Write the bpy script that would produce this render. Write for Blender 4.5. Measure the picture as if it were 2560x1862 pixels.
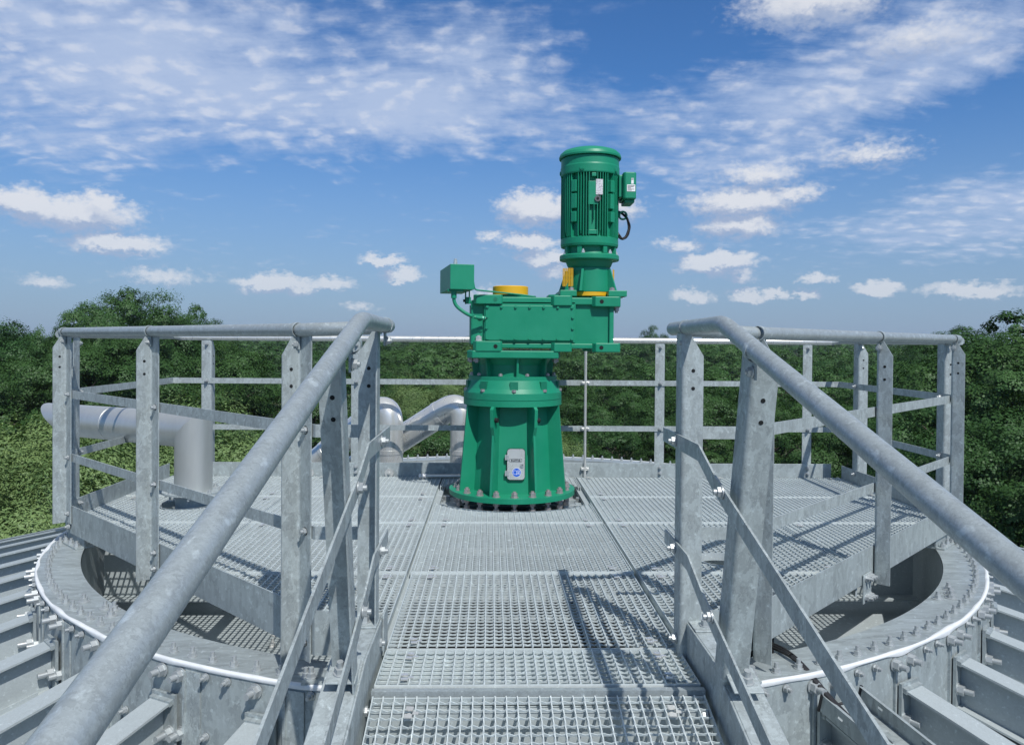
import bpy, bmesh, math, random
import numpy as np
from mathutils import Vector, Matrix
R = math.radians
random.seed(7)
rng = np.random.default_rng(11)
for o in list(bpy.data.objects): bpy.data.objects.remove(o, do_unlink=True)
scene = bpy.context.scene
col = scene.collection

# ------------------------------------------------------------------ camera
cam_d = bpy.data.cameras.new("camera"); cam = bpy.data.objects.new("camera", cam_d); col.objects.link(cam)
cam_d.sensor_fit = 'HORIZONTAL'; cam_d.sensor_width = 36.0; cam_d.lens = 36.0 * 1976.3 / 2560.0
cam_d.shift_y = -52.2 / 2560.0
cam_d.clip_start = 0.05; cam_d.clip_end = 5000
cam.location = (-0.155, -5.353, 1.053)
YAW, PIT, ROL = R(1.567), R(0.7), R(0.44)
cam.matrix_world = (Matrix.Translation(cam.location) @ Matrix.Rotation(-YAW, 4, 'Z') @
                    Matrix.Rotation(math.pi / 2 - PIT, 4, 'X') @ Matrix.Rotation(ROL, 4, 'Z'))
scene.camera = cam
scene.view_settings.view_transform = 'Standard'; scene.view_settings.look = 'None'
scene.view_settings.exposure = 0.0; scene.view_settings.gamma = 1.0

# ------------------------------------------------------------------ sun + sky
SUNV = Vector((0.29, -0.71, 1.0)).normalized()      # towards the sun
sun_d = bpy.data.lights.new("sun", 'SUN'); sun = bpy.data.objects.new("sun", sun_d); col.objects.link(sun)
sun_d.energy = 4.4; sun_d.angle = R(0.5); sun_d.color = (1.0, 0.975, 0.935)
sun.rotation_euler = SUNV.to_track_quat('Z', 'Y').to_euler()

world = bpy.data.worlds.new("World"); scene.world = world; world.use_nodes = True
wn = world.node_tree; wn.nodes.clear()

class NT:
    def __init__(s, nt): s.nt = nt
    def n(s, t, **k):
        nd = s.nt.nodes.new(t)
        for a, b in k.items():
            if a != 'ins': setattr(nd, a, b)
        for a, b in k.get('ins', {}).items(): s.put(nd, a, b)
        return nd
    def put(s, nd, a, b):
        if isinstance(b, bpy.types.NodeSocket): s.nt.links.new(b, nd.inputs[a])
        else: nd.inputs[a].default_value = b
    def m(s, op, a, b=None, c=None, clamp=False):
        nd = s.n('ShaderNodeMath', operation=op, use_clamp=clamp)
        s.put(nd, 0, a)
        if b is not None: s.put(nd, 1, b)
        if c is not None: s.put(nd, 2, c)
        return nd.outputs[0]
    def v(s, op, a, b=None, **k):
        nd = s.n('ShaderNodeVectorMath', operation=op); s.put(nd, 0, a)
        if b is not None: s.put(nd, 1, b)
        for q, w in k.items(): s.put(nd, q, w)
        return nd.outputs['Value'] if op in ('LENGTH', 'DOT_PRODUCT', 'DISTANCE') else nd.outputs[0]
    def noise(s, vec, scale, detail=4, rough=.5, dist=0.0, col=False):
        nd = s.n('ShaderNodeTexNoise', ins={'Vector': vec, 'Scale': scale, 'Detail': detail, 'Roughness': rough, 'Distortion': dist})
        return nd.outputs['Color' if col else 'Fac']
    def sm(s, x, a, b, lo=0.0, hi=1.0):
        nd = s.n('ShaderNodeMapRange', interpolation_type='SMOOTHSTEP',
                 ins={'Value': x, 'From Min': a, 'From Max': b, 'To Min': lo, 'To Max': hi})
        return nd.outputs[0]
    def mix(s, f, a, b, mode='MIX'):
        nd = s.n('ShaderNodeMix', data_type='RGBA', blend_type=mode)
        s.put(nd, 0, f); s.put(nd, 6, a); s.put(nd, 7, b); return nd.outputs[2]
    def comb(s, x, y, z=0.0):
        return s.n('ShaderNodeCombineXYZ', ins={0: x, 1: y, 2: z}).outputs[0]

def az_el(px, py):       # direction of a point seen in the sky: azimuth from +Y towards +X, elevation (degrees)
    a = math.degrees(math.atan((px - 1280) / 1976.3)) + 1.567
    e = math.degrees(math.atan((855 - py) / 1976.3 * math.cos(math.radians(a - 1.567))))
    return a, e

w = NT(wn)
geo = w.n('ShaderNodeTexCoord'); D = geo.outputs['Generated']
sep = w.n('ShaderNodeSeparateXYZ', ins={0: D}); dx, dy, dz = sep.outputs
sky = w.n('ShaderNodeTexSky', sky_type='NISHITA', sun_disc=False, sun_elevation=R(52.5), sun_rotation=R(157.8),
          altitude=80, air_density=1.0, dust_density=0.8, ozone_density=2.2)
az = w.m('MULTIPLY', w.m('ARCTAN2', dx, dy), 180 / math.pi)
el = w.m('MULTIPLY', w.m('ARCSINE', dz), 180 / math.pi)
ae = w.comb(az, el)

# cumulus clouds: each one a patch of its own direction, width, height and weight
CU = [(190, 545, 150, 40, 1), (60, 520, 110, 34, 1), (250, 520, 60, 30, .8), (290, 618, 120, 24, 1), (700, 715, 120, 24, 1.1),
      (820, 712, 70, 18, .9), (950, 656, 65, 18, 1), (1000, 690, 55, 15, 1), (1335, 525, 110, 42, 1.15), (1320, 606, 85, 24, 1),
      (1360, 644, 80, 26, 1), (1230, 590, 40, 18, .5), (1500, 520, 110, 46, 1.1), (1790, 655, 110, 28, 1.2), (1850, 500, 150, 38, 1),
      (1840, 560, 110, 34, 1), (1700, 610, 60, 20, .6), (1850, 688, 50, 14, .8), (2040, 690, 50, 15, .9), (2195, 718, 60, 16, 1),
      (2430, 715, 110, 15, .9), (1730, 737, 60, 14, .8), (1870, 732, 45, 17, .9), (1935, 733, 40, 14, .9), (2015, 735, 40, 12, .9),
      (1385, 680, 45, 18, .8), (110, 712, 50, 18, .6), (400, 700, 110, 18, .5), (1970, 480, 90, 26, .6), (2170, 380, 120, 26, .5),
      (2020, 10, 190, 50, .9), (2290, 95, 150, 40, .45), (1900, 430, 110, 30, .6), (890, 770, 50, 12, .5), (1210, 735, 60, 14, .6)]
wob = w.noise(w.v('MULTIPLY', ae, (1.0, 1.5, 1.0)), 0.62, 8, .66, .1, col=True)
wobv = w.v('MULTIPLY', w.v('SUBTRACT', wob, (.5, .5, .5)), (3.4, 2.3, 0.0))
def cumulus(vec):
    out = None
    for (px, py, wx, wy, wt) in CU:
        a, e = az_el(px, py); sx = wx / 34.5 * 1.06; sy = wy / 34.5 * 1.22
        mp = w.v('MULTIPLY', w.v('SUBTRACT', vec, (a, e, 0)), (1 / sx, 1 / sy, 0))
        d = w.m('MULTIPLY_ADD', w.v('LENGTH', mp), -wt, wt)
        out = d if out is None else w.m('MAXIMUM', out, d)
    return out
aew = w.v('ADD', ae, wobv)
cu0 = cumulus(aew)
fine = w.noise(w.v('MULTIPLY', ae, (1.0, 1.5, 1.0)), 1.9, 4, .52)
cum = w.m('ADD', cu0, w.m('MULTIPLY', w.m('SUBTRACT', fine, .5), .72))
cmask = w.sm(cum, -.08, .56)
# lighting of a cumulus: brighter where the cloud gets thinner towards its top
cu1 = cumulus(w.v('ADD', aew, (0.25, 0.85, 0)))
clit = w.sm(w.m('SUBTRACT', cu0, cu1), -.25, .42)
# high cloud sheet on a plane above, so that it thins out towards the horizon as a layer does
zc = w.m('ADD', w.m('MAXIMUM', dz, 0), .22)
pl = w.comb(w.m('DIVIDE', dx, zc), w.m('DIVIDE', dy, zc))
warp = w.v('MULTIPLY', w.v('SUBTRACT', w.noise(pl, .9, 4, .5, 0, col=True), (.5, .5, .5)), (.42, .42, 0))
plw = w.v('ADD', pl, warp)
st1 = w.noise(w.v('MULTIPLY', plw, (1.0, 1.2, 1)), 3.0, 7, .58)
vj = w.v('ADD', plw, w.v('MULTIPLY', w.v('SUBTRACT', w.noise(pl, 16, 3, .6, 0, col=True), (.5, .5, .5)), (.09, .09, 0)))
vor = w.n('ShaderNodeTexVoronoi', feature='SMOOTH_F1', ins={'Vector': w.v('MULTIPLY', vj, (1.0, 1.25, 1)), 'Scale': 15.0, 'Smoothness': .6, 'Randomness': 1.0}).outputs['Distance']
st2 = w.m('ADD', w.m('MULTIPLY', w.m('SUBTRACT', .78, vor), .62), w.m('MULTIPLY', w.noise(plw, 24.0, 4, .6), .42))
COV = [(0, 120, 620, 330, .44), (560, 150, 520, 260, .46), (900, 300, 420, 130, .40), (200, 390, 420, 90, .16), (1180, 240, 380, 190, .46), (1150, 60, 330, 130, .30),
       (1720, 300, 480, 150, .38), (2150, 180, 420, 190, .42), (2480, 60, 260, 150, .34), (1850, 420, 360, 80, .36), (2400, 560, 430, 100, .46),
       (2500, 470, 260, 60, .30), (1600, 120, 170, 90, -.22), (2480, 290, 200, 80, -.30), (2200, 460, 60, 40, -.1), (250, 620, 420, 60, .16), (1950, 600, 420, 50, .06)]
cov = None
for (px, py, wx, wy, wt) in COV:
    a, e = az_el(px, py)
    mp = w.v('MULTIPLY', w.v('SUBTRACT', w.v('ADD', ae, w.v('MULTIPLY', wobv, (1.2, .7, 0))), (a, e, 0)), (34.5 / wx, 34.5 / wy, 0))
    g = w.sm(w.v('LENGTH', mp), 1.15, .1, 0, wt)
    cov = g if cov is None else w.m('ADD', cov, g)
den = w.m('ADD', w.m('ADD', w.m('MULTIPLY', st1, .76), w.m('MULTIPLY', st2, .74)), w.m('MULTIPLY', cov, .66))
st3 = w.noise(w.v('MULTIPLY', w.v('ADD', plw, w.v('MULTIPLY', pl, (0, .35, 0))), (1.0, 3.0, 1)), 6.0, 7, .62)
veil = w.sm(w.m('ADD', w.m('ADD', w.m('MULTIPLY', st1, .60), w.m('MULTIPLY', st3, .50)), w.m('MULTIPLY_ADD', st2, .42, w.m('MULTIPLY', cov, 1.05))), .80, 1.50, 0, .84)
speck = w.sm(den, .72, 1.22, 0, .80)
hmask = w.m('MULTIPLY', w.m('SUBTRACT', 1.0, w.m('MULTIPLY', w.m('SUBTRACT', 1.0, veil), w.m('SUBTRACT', 1.0, w.m('MULTIPLY', speck, .38)))), w.sm(el, 2.0, 7.0))
haze = w.sm(el, 18.0, -1.5, 0, .80)
hue = w.n('ShaderNodeHueSaturation', ins={'Hue': .5, 'Saturation': 1.16, 'Value': 1.0, 'Color': sky.outputs[0]}).outputs[0]
skyc = w.mix(1.0, hue, (0.58, 0.85, 1.13, 1), 'MULTIPLY')
skyc = w.mix(haze, skyc, (2.6, 3.5, 5.2, 1))
skyc = w.mix(hmask, skyc, w.mix(w.sm(st2, .35, .65), (4.4, 5.4, 7.4, 1), (6.0, 6.6, 7.9, 1)))
ccol = w.mix(clit, (3.5, 4.3, 6.0, 1), (7.2, 7.4, 7.9, 1))
skyc = w.mix(w.m('MULTIPLY', cmask, w.sm(el, 1.0, 10.0, .62, .92)), skyc, ccol)
skyc = w.mix(w.sm(w.m('ADD', el, w.m('MULTIPLY', st1, 8)), 32, 44, 0, .72), skyc, (3.3, 3.75, 4.2, 1))  # unseen grey cloud cover overhead, added to make the fill light less blue
bg = w.n('ShaderNodeBackground', ins={'Color': skyc, 'Strength': 0.105})
wo = w.n('ShaderNodeOutputWorld'); wn.links.new(bg.outputs[0], wo.inputs[0])

# ------------------------------------------------------------------ materials
MATS = {}
def material(name, build):
    if name in MATS: return MATS[name]
    m = bpy.data.materials.new(name); m.use_nodes = True; nt = m.node_tree; nt.nodes.clear()
    q = NT(nt); out = q.n('ShaderNodeOutputMaterial'); sh = build(q)
    nt.links.new(sh, out.inputs[0]); MATS[name] = m; return m
def bsdf(q, **k):
    nd = q.n('ShaderNodeBsdfPrincipled')
    for a, b in k.items(): q.put(nd, a.replace('_', ' '), b)
    return nd.outputs[0]
def galv(c, scale=22.0, contrast=.22, stretch=(1, 1, 1), metal=.35, rough=.48, streak=0.0):
    c = (c[0] * .82, c[1] * .795, c[2] * .775)
    def b(q):
        co = q.n('ShaderNodeTexCoord').outputs['Object']
        wv = q.v('MULTIPLY', co, stretch)
        wv = q.v('ADD', wv, q.v('MULTIPLY', q.v('SUBTRACT', q.noise(wv, scale * .8, 4, .65, 0, col=True), (.5, .5, .5)), (.09, .09, .12)))
        vo = q.n('ShaderNodeTexVoronoi', ins={'Vector': wv, 'Scale': scale, 'Randomness': 1.0})
        vo2 = q.n('ShaderNodeTexVoronoi', ins={'Vector': wv, 'Scale': scale * 2.3, 'Randomness': 1.0})
        cell = q.m('ADD', q.m('MULTIPLY', q.n('ShaderNodeSeparateColor', ins={0: vo.outputs['Color']}).outputs[0], .5), q.m('MULTIPLY', q.n('ShaderNodeSeparateColor', ins={0: vo2.outputs['Color']}).outputs[0], .5))
        n1 = q.noise(co, 3.2, 5, .6); n2 = q.noise(co, 140, 3, .6)
        f = q.m('ADD', q.m('MULTIPLY', q.m('SUBTRACT', cell, .5), contrast), q.m('MULTIPLY', q.m('SUBTRACT', n1, .5), .16))
        f = q.m('ADD', f, q.m('MULTIPLY', q.m('SUBTRACT', n2, .5), .22))
        spots = q.sm(q.noise(q.v('MULTIPLY', co, (1, .6, 1)), 42, 3, .6), .60, .70, 0, .34)
        f = q.m('ADD', f, spots)
        if streak:
            sv = q.noise(q.v('MULTIPLY', co, (30, 30, 1.6)), 1.0, 4, .65)
            f = q.m('ADD', f, q.m('MULTIPLY', q.m('SUBTRACT', sv, .5), streak))
        f = q.m('ADD', f, 1.0)
        cc = q.v('SCALE', c, Scale=f)
        nd = q.n('ShaderNodeBsdfPrincipled'); q.put(nd, 'Base Color', cc); q.put(nd, 'Metallic', metal)
        q.put(nd, 'Roughness', q.m('ADD', rough, q.m('MULTIPLY', q.m('SUBTRACT', cell, .5), -.16)))
        bp = q.n('ShaderNodeBump', ins={'Strength': .12, 'Distance': .002, 'Height': q.m('ADD', n2, n1)})
        q.put(nd, 'Normal', bp.outputs[0])
        return nd.outputs[0]
    return b
ZINC = material('galvanised_steel', galv((.43, .50, .52), 32, .55, (1, 1, .6), .22, .5))
ZINC_TUBE = material('galvanised_tube', galv((.41, .475, .50), 52, .40, (1, 1, 1), .30, .42))
ZINC_PLATE = material('galvanised_plate', galv((.40, .47, .49), 17, .46, (1, 1, .7), .22, .5, .34))
ZINC_RING = material('galvanised_ring', galv((.40, .465, .485), 9, .5, (1, 3, 1), .30, .42))
ZINC_GRATE = material('galvanised_grating', galv((.60, .69, .71), 20, .15, (1, 1, 1), .15, .5))
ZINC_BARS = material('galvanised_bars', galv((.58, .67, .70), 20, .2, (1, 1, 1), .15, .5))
ZINC_RODS = material('lit_tone_rods', galv((.74, .83, .85), 20, .15, (1, 1, 1), .2, .4))  # same metal as the bars, coloured lighter so the rods look sunlit
ZINC_BEAM = material('galvanised_beam', galv((.46, .53, .555), 60, .15, (1, 1, 1), .15, .55))
ROOF_M = material('roof_sheet', galv((.36, .425, .455), 30, .12, (1, 1, 1), .1, .6))
STAINLESS = material('stainless_steel', lambda q: bsdf(q, Base_Color=q.mix(q.noise(q.n('ShaderNodeTexCoord').outputs['Object'], 7, 6, .7), (.58, .585, .565, 1), (.86, .86, .83, 1)), Metallic=.62,
             Roughness=q.m('MULTIPLY_ADD', q.noise(q.v('MULTIPLY', q.n('ShaderNodeTexCoord').outputs['Object'], (3, 3, 1)), 9, 4), .30, .16)))
ALU = material('matt_pipe_metal', lambda q: bsdf(q, Base_Color=q.mix(q.noise(q.v('MULTIPLY', q.n('ShaderNodeTexCoord').outputs['Object'], (4, 4, .6)), 5, 6, .7), (.53, .54, .52, 1), (.68, .69, .66, 1)), Metallic=.72,
             Roughness=q.m('MULTIPLY_ADD', q.noise(q.n('ShaderNodeTexCoord').outputs['Object'], 5, 5), .16, .36)))
BOLT = material('bolt_zinc', lambda q: bsdf(q, Base_Color=(.42, .45, .46, 1), Metallic=.45, Roughness=.42))
BOLT2 = material('bolt_warm', lambda q: bsdf(q, Base_Color=(.42, .38, .38, 1), Metallic=.6, Roughness=.42))
def green_b(q):
    co = q.n('ShaderNodeTexCoord').outputs['Object']
    n1 = q.noise(co, 5, 5, .6); n2 = q.noise(co, 90, 2)
    c = q.mix(q.sm(n1, .3, .7), (.007, .222, .120, 1), (.013, .248, .140, 1))
    nd = q.n('ShaderNodeBsdfPrincipled'); q.put(nd, 'Base Color', c)
    q.put(nd, 'Roughness', q.m('MULTIPLY_ADD', n1, .18, .36)); q.put(nd, 'Specular IOR Level', .4)
    bp = q.n('ShaderNodeBump', ins={'Strength': .10, 'Distance': .002, 'Height': n2}); q.put(nd, 'Normal', bp.outputs[0])
    return nd.outputs[0]
GREEN = material('green_paint', green_b)
YELLOW = material('yellow_paint', lambda q: bsdf(q, Base_Color=(.72, .40, .015, 1), Roughness=.4))
BLACK = material('black_rubber', lambda q: bsdf(q, Base_Color=(.012, .012, .014, 1), Roughness=.5))
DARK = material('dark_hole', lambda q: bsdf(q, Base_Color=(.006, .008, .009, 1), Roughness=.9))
WHITE = material('white_sealant', lambda q: bsdf(q, Base_Color=q.mix(q.noise(q.n('ShaderNodeTexCoord').outputs['Object'], 14, 5),
             (.50, .53, .55, 1), (.84, .86, .87, 1)), Roughness=.55))
BLUE = material('blue_sticker', lambda q: bsdf(q, Base_Color=(.004, .10, .58, 1), Roughness=.4))
WPAINT = material('white_print', lambda q: bsdf(q, Base_Color=(.82, .82, .82, 1), Roughness=.5))
BLKP = material('black_print', lambda q: bsdf(q, Base_Color=(.02, .02, .02, 1), Roughness=.5))
def label_b(q):
    co = q.n('ShaderNodeTexCoord').outputs['Object']
    return bsdf(q, Base_Color=q.mix(q.sm(q.noise(q.v('MULTIPLY', co, (1, 1, 3)), 60, 3), .45, .6), (.66, .66, .68, 1), (.40, .38, .42, 1)), Roughness=.45)
PLATE_M = material('worn_nameplate', label_b)
def leaf_b(c1, c2, c3):
    def b(q):
        co = q.n('ShaderNodeTexCoord').outputs['Object']; oi = q.n('ShaderNodeObjectInfo')
        n = q.noise(co, .55, 4, .7); n2 = q.noise(co, 4.5, 2, .7)
        c = q.mix(q.sm(q.m('ADD', q.m('MULTIPLY', n, .55), q.m('MULTIPLY', n2, .45)), .34, .66), c1, c2)
        c = q.mix(q.m('MULTIPLY', oi.outputs['Random'], .6), c, c3)
        di = q.n('ShaderNodeBsdfDiffuse', ins={'Color': c}); tr = q.n('ShaderNodeBsdfTranslucent', ins={'Color': q.mix(1, c, (1.3, 1.4, .6, 1), 'MULTIPLY')})
        gl = q.n('ShaderNodeBsdfGlossy', ins={'Roughness': .5, 'Color': (.5, .55, .5, 1)})
        a = q.n('ShaderNodeMixShader', ins={0: .16, 1: di.outputs[0], 2: tr.outputs[0]})
        return q.n('ShaderNodeMixShader', ins={0: .035, 1: a.outputs[0], 2: gl.outputs[0]}).outputs[0]
    return b
LEAF = material('oak_leaves', leaf_b((.014, .050, .014, 1), (.048, .116, .034, 1), (.052, .108, .027, 1)))
LEAF_L = material('light_leaves', leaf_b((.032, .088, .024, 1), (.076, .155, .044, 1), (.046, .106, .034, 1)))
LEAF_W = material('willow_leaves', leaf_b((.060, .120, .036, 1), (.215, .300, .110, 1), (.130, .205, .080, 1)))
def bark_b(q):
    co = q.n('ShaderNodeTexCoord').outputs['Object']
    return bsdf(q, Base_Color=q.mix(q.noise(q.v('MULTIPLY', co, (6, 6, 1)), 2.0, 5), (.045, .038, .030, 1), (.11, .095, .075, 1)), Roughness=.9)
BARK = material('bark', bark_b)
def ground_b(q):
    co = q.n('ShaderNodeTexCoord').outputs['Object']
    c = q.mix(q.sm(q.noise(co, .09, 6, .65), .4, .6), (.022, .042, .012, 1), (.075, .085, .035, 1))
    c = q.mix(q.sm(q.noise(co, 1.3, 5, .7), .5, .7), c, (.095, .085, .055, 1))
    return bsdf(q, Base_Color=c, Roughness=.95)
GROUND_M = material('meadow', ground_b)

# ------------------------------------------------------------------ mesh builder
class MB:
    def __init__(s): s.V = []; s.F = []; s.S = []; s.M = []; s.mi = 0
    def add(s, vs, fs, smooth=False):
        b = len(s.V); s.V += [tuple(v) for v in vs]
        for f in fs: s.F.append(tuple(b + i for i in f)); s.S.append(smooth); s.M.append(s.mi)
        return s
    def box(s, a, b, mt=None):
        x0, y0, z0 = a; x1, y1, z1 = b
        vs = [(x0, y0, z0), (x1, y0, z0), (x1, y1, z0), (x0, y1, z0), (x0, y0, z1), (x1, y0, z1), (x1, y1, z1), (x0, y1, z1)]
        if mt is not None: vs = [mt @ Vector(v) for v in vs]
        return s.add(vs, [(0, 3, 2, 1), (4, 5, 6, 7), (0, 1, 5, 4), (1, 2, 6, 5), (2, 3, 7, 6), (3, 0, 4, 7)])
    def prism(s, pts, z0, z1, mt=None, smooth=False):      # pts counter-clockwise in xy
        n = len(pts); vs = [(p[0], p[1], z0) for p in pts] + [(p[0], p[1], z1) for p in pts]
        if mt is not None: vs = [mt @ Vector(v) for v in vs]
        return s.add(vs, [tuple(range(n - 1, -1, -1)), tuple(range(n, 2 * n))] + [(i, (i + 1) % n, n + (i + 1) % n, n + i) for i in range(n)], smooth)
    def lathe(s, prof, c=(0, 0, 0), n=48, ax=None, a0=0, a1=2 * math.pi, sharp=True):
        # prof: list of (r,z); every segment has its own vertices so that edges between them stay crisp
        mt = Matrix.Translation(c)
        if ax is not None: mt = mt @ Vector(ax).to_track_quat('Z', 'Y').to_matrix().to_4x4()
        full = abs(a1 - a0 - 2 * math.pi) < 1e-6; k = n if full else n + 1
        ang = [a0 + (a1 - a0) * i / n for i in range(k)]
        for (r0, z0), (r1, z1) in zip(prof[:-1], prof[1:]):
            vs = [mt @ Vector((r0 * math.cos(t), r0 * math.sin(t), z0)) for t in ang] + [mt @ Vector((r1 * math.cos(t), r1 * math.sin(t), z1)) for t in ang]
            s.add(vs, [(i, (i + 1) % k, k + (i + 1) % k, k + i) for i in range(n)], abs(r1 - r0) < 4 * abs(z1 - z0) or not sharp)
        return s
    def cyl(s, c, r, h, ax=(0, 0, 1), n=24, r2=None):
        r2 = r if r2 is None else r2
        return s.lathe([(0, 0), (r, 0), (r2, h), (0, h)], c, n, ax)
    def hexa(s, c, af, h, ax=(0, 0, 1), rot=0.0):      # hexagon head, af across flats
        r = af / 3 ** .5; q = Vector(ax).to_track_quat('Z', 'Y').to_matrix().to_4x4()
        pts = [(r * math.cos(rot + i * math.pi / 3), r * math.sin(rot + i * math.pi / 3)) for i in range(6)]
        return s.prism(pts, 0, h, Matrix.Translation(c) @ q)
    def tube(s, pts, r, n=20, cap=True, radii=None):
        pts = [Vector(p) for p in pts]; m = len(pts); up = Vector((0, 0, 1)); rings = []; prev = None
        for i, p in enumerate(pts):
            t = (pts[min(i + 1, m - 1)] - pts[max(i - 1, 0)]).normalized()
            if prev is None: u = t.cross(up if abs(t.z) < .9 else Vector((1, 0, 0))).normalized()
            else: u = (prev - t * prev.dot(t)).normalized()
            prev = u; v = t.cross(u); rr = radii[i] if radii else r
            if 0 < i < m - 1:
                d1 = (p - pts[i - 1]).normalized(); d2 = (pts[i + 1] - p).normalized(); cs = max(.5, math.sqrt(max(0, (1 + d1.dot(d2)) / 2)))
            rings.append([p + (u * math.cos(a) + v * math.sin(a)) * rr for a in [2 * math.pi * k / n for k in range(n)]])
        vs = [v for rg in rings for v in rg]
        s.add(vs, [(i * n + k, i * n + (k + 1) % n, (i + 1) * n + (k + 1) % n, (i + 1) * n + k) for i in range(m - 1) for k in range(n)], True)
        if cap:
            s.add(rings[0], [tuple(range(n - 1, -1, -1))]); s.add(rings[-1], [tuple(range(n))])
        return s
    def bolt(s, p, ax, af=.03, h=.018, stud=.02, washer=True, rot=None):
        ax = Vector(ax).normalized(); p = Vector(p); rot = random.random() if rot is None else rot
        if washer: s.cyl(p, af * .72, .004, ax, 14)
        s.hexa(p + ax * .004, af, h, ax, rot)
        if stud: s.cyl(p + ax * (.004 + h), af * .32, stud, ax, 10)
        return s
    def build(s, name, mat, parent=None, bevel=0, loc=None):
        me = bpy.data.meshes.new(name); me.from_pydata(s.V, [], s.F)
        me.polygons.foreach_set('use_smooth', s.S)
        mats = mat if isinstance(mat, (list, tuple)) else [mat]
        for q in mats: me.materials.append(q)
        if len(mats) > 1: me.polygons.foreach_set('material_index', s.M)
        me.update()
        o = bpy.data.objects.new(name, me); col.objects.link(o)
        if loc is not None: o.location = loc
        if parent: o.parent = parent
        if bevel:
            b = o.modifiers.new('bevel', 'BEVEL'); b.width = bevel; b.segments = 2; b.limit_method = 'ANGLE'; b.angle_limit = R(40)
        return o
def tag(o, label=None, cat=None, group=None, kind=None):
    if label: o['label'] = label
    if cat: o['category'] = cat
    if group: o['group'] = group
    if kind: o['kind'] = kind
    return o
def thing(name, label, cat, loc=(0, 0, 0), rz=0.0, group=None):
    o = bpy.data.objects.new(name, None); col.objects.link(o); o.location = loc; o.rotation_euler = (0, 0, rz); o.empty_display_size = .2
    return tag(o, label, cat, group)
def rel(parent, child):      # child mesh was built in world coordinates: keep it there under the parent
    child.parent = parent
    child.matrix_parent_inverse = (Matrix.Translation(parent.location) @ Matrix.Rotation(parent.rotation_euler.z, 4, 'Z')).inverted()
    return child
def dup(o, parent=None, loc=None, rz=None):
    c = o.copy(); col.objects.link(c)
    if parent is not None: c.parent = parent
    if loc is not None: c.location = loc
    if rz is not None: c.rotation_euler = (0, 0, rz)
    return c
def arc(c, r, a0, a1, u, v, n=8):
    c = Vector(c); u = Vector(u); v = Vector(v)
    return [c + u * (r * math.cos(a0 + (a1 - a0) * i / n)) + v * (r * math.sin(a0 + (a1 - a0) * i / n)) for i in range(n + 1)]
def fillet(pts, rad, n=7):
    pts = [Vector(p) for p in pts]; out = [pts[0]]
    for a, b, c in zip(pts[:-2], pts[1:-1], pts[2:]):
        d1 = (a - b).normalized(); d2 = (c - b).normalized(); p1 = b + d1 * rad; p2 = b + d2 * rad
        for i in range(n + 1):
            t = i / n; out.append(p1 * (1 - t) ** 2 + b * 2 * t * (1 - t) + p2 * t * t)
    out.append(pts[-1]); return out

# ================================================================== ground
GZ = -11.0
g = MB(); g.prism([(3000 * math.cos(a), 3000 * math.sin(a)) for a in [2 * math.pi * i / 64 for i in range(64)]], GZ - .5, GZ)
tag(g.build('ground', GROUND_M), kind='structure')

# ================================================================== digester tank, roof, beams
SL = math.tan(R(13.7)); RO, RI, RZ = 2.77, 2.572, -.118
tank = thing('digester_tank', 'grey round steel digester tank under the platform with a shallow conical roof', 'tank', (0, 0, GZ))
b = MB(); b.lathe([(2.72, -.452), (9.6, -.452 - (9.6 - 2.72) * SL)], n=160)
rel(tank, b.build('roof_sheet', ROOF_M))
b = MB(); b.lathe([(9.6, -.45 - (9.6 - 2.72) * SL), (9.66, -.45 - (9.6 - 2.72) * SL), (9.66, GZ)], n=120)
rel(tank, b.build('tank_wall', ROOF_M))
beam_m = MB(); L = 7.0
def slopebox(mb, x0, x1, y0, y1, zt, zb):    # box along +x falling with the roof
    vs = []
    for (x, y, z) in [(x0, y0, zb), (x1, y0, zb), (x1, y1, zb), (x0, y1, zb), (x0, y0, zt), (x1, y0, zt), (x1, y1, zt), (x0, y1, zt)]:
        vs.append((x, y, z - (x - 0.0) * SL))
    mb.add(vs, [(0, 3, 2, 1), (4, 5, 6, 7), (0, 1, 5, 4), (1, 2, 6, 5), (2, 3, 7, 6), (3, 0, 4, 7)])
slopebox(beam_m, .035, L, -.05, .05, 0, -.009); slopebox(beam_m, .035, L, -.0035, .0035, -.009, -.187); slopebox(beam_m, .035, L, -.05, .05, -.187, -.196)
beam_w = MB()
slopebox(beam_w, .028, .05, -.054, .054, .007, -.012); beam_w.box((.022, -.06, -.24), (.034, .06, .012))
beam_b = MB(); beam_b.bolt((.034, .036, -.125), (1, 0, 0), .036, .022, .035); beam_b.bolt((.034, -.036, -.125), (1, 0, 0), .036, .022, .035)
angs = [-58.4 + 9 * k for k in range(-2, 17)] + [-118.6 - 9 * k for k in range(-1, 14)]
first = None
def beam_label(a):
    side = 'right' if -90 < a < 90 else 'left'
    d = a + 90 if side == 'right' else -90 - a
    order = int(round(d / 9.0))
    names = {1: 'first', 2: 'second', 3: 'third', 4: 'fourth', 5: 'fifth', 6: 'sixth', 7: 'seventh', 8: 'eighth', 9: 'ninth', 10: 'tenth', 11: 'eleventh',
             12: 'twelfth', 13: 'thirteenth', 14: 'fourteenth', 15: 'fifteenth', 16: 'sixteenth', 17: 'seventeenth', 18: 'eighteenth', 19: 'nineteenth', 20: 'twentieth'}
    return 'galvanised roof beam, %s one out from the sloping walkway on its %s side' % (names.get(order, 'last'), side)
for a in angs:
    t = thing('roof_beam', beam_label(a), 'beam', (2.762 * math.cos(R(a)), 2.762 * math.sin(R(a)), -.245), R(a), 'radial beams on the tank roof')
    if first is None:
        first = [beam_m.build('beam_profile', ZINC_BEAM, t), beam_w.build('end_plate', ZINC_RING, t), beam_b.build('beam_bolts', BOLT, t)]
    else:
        for c in first: dup(c, t)
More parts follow.
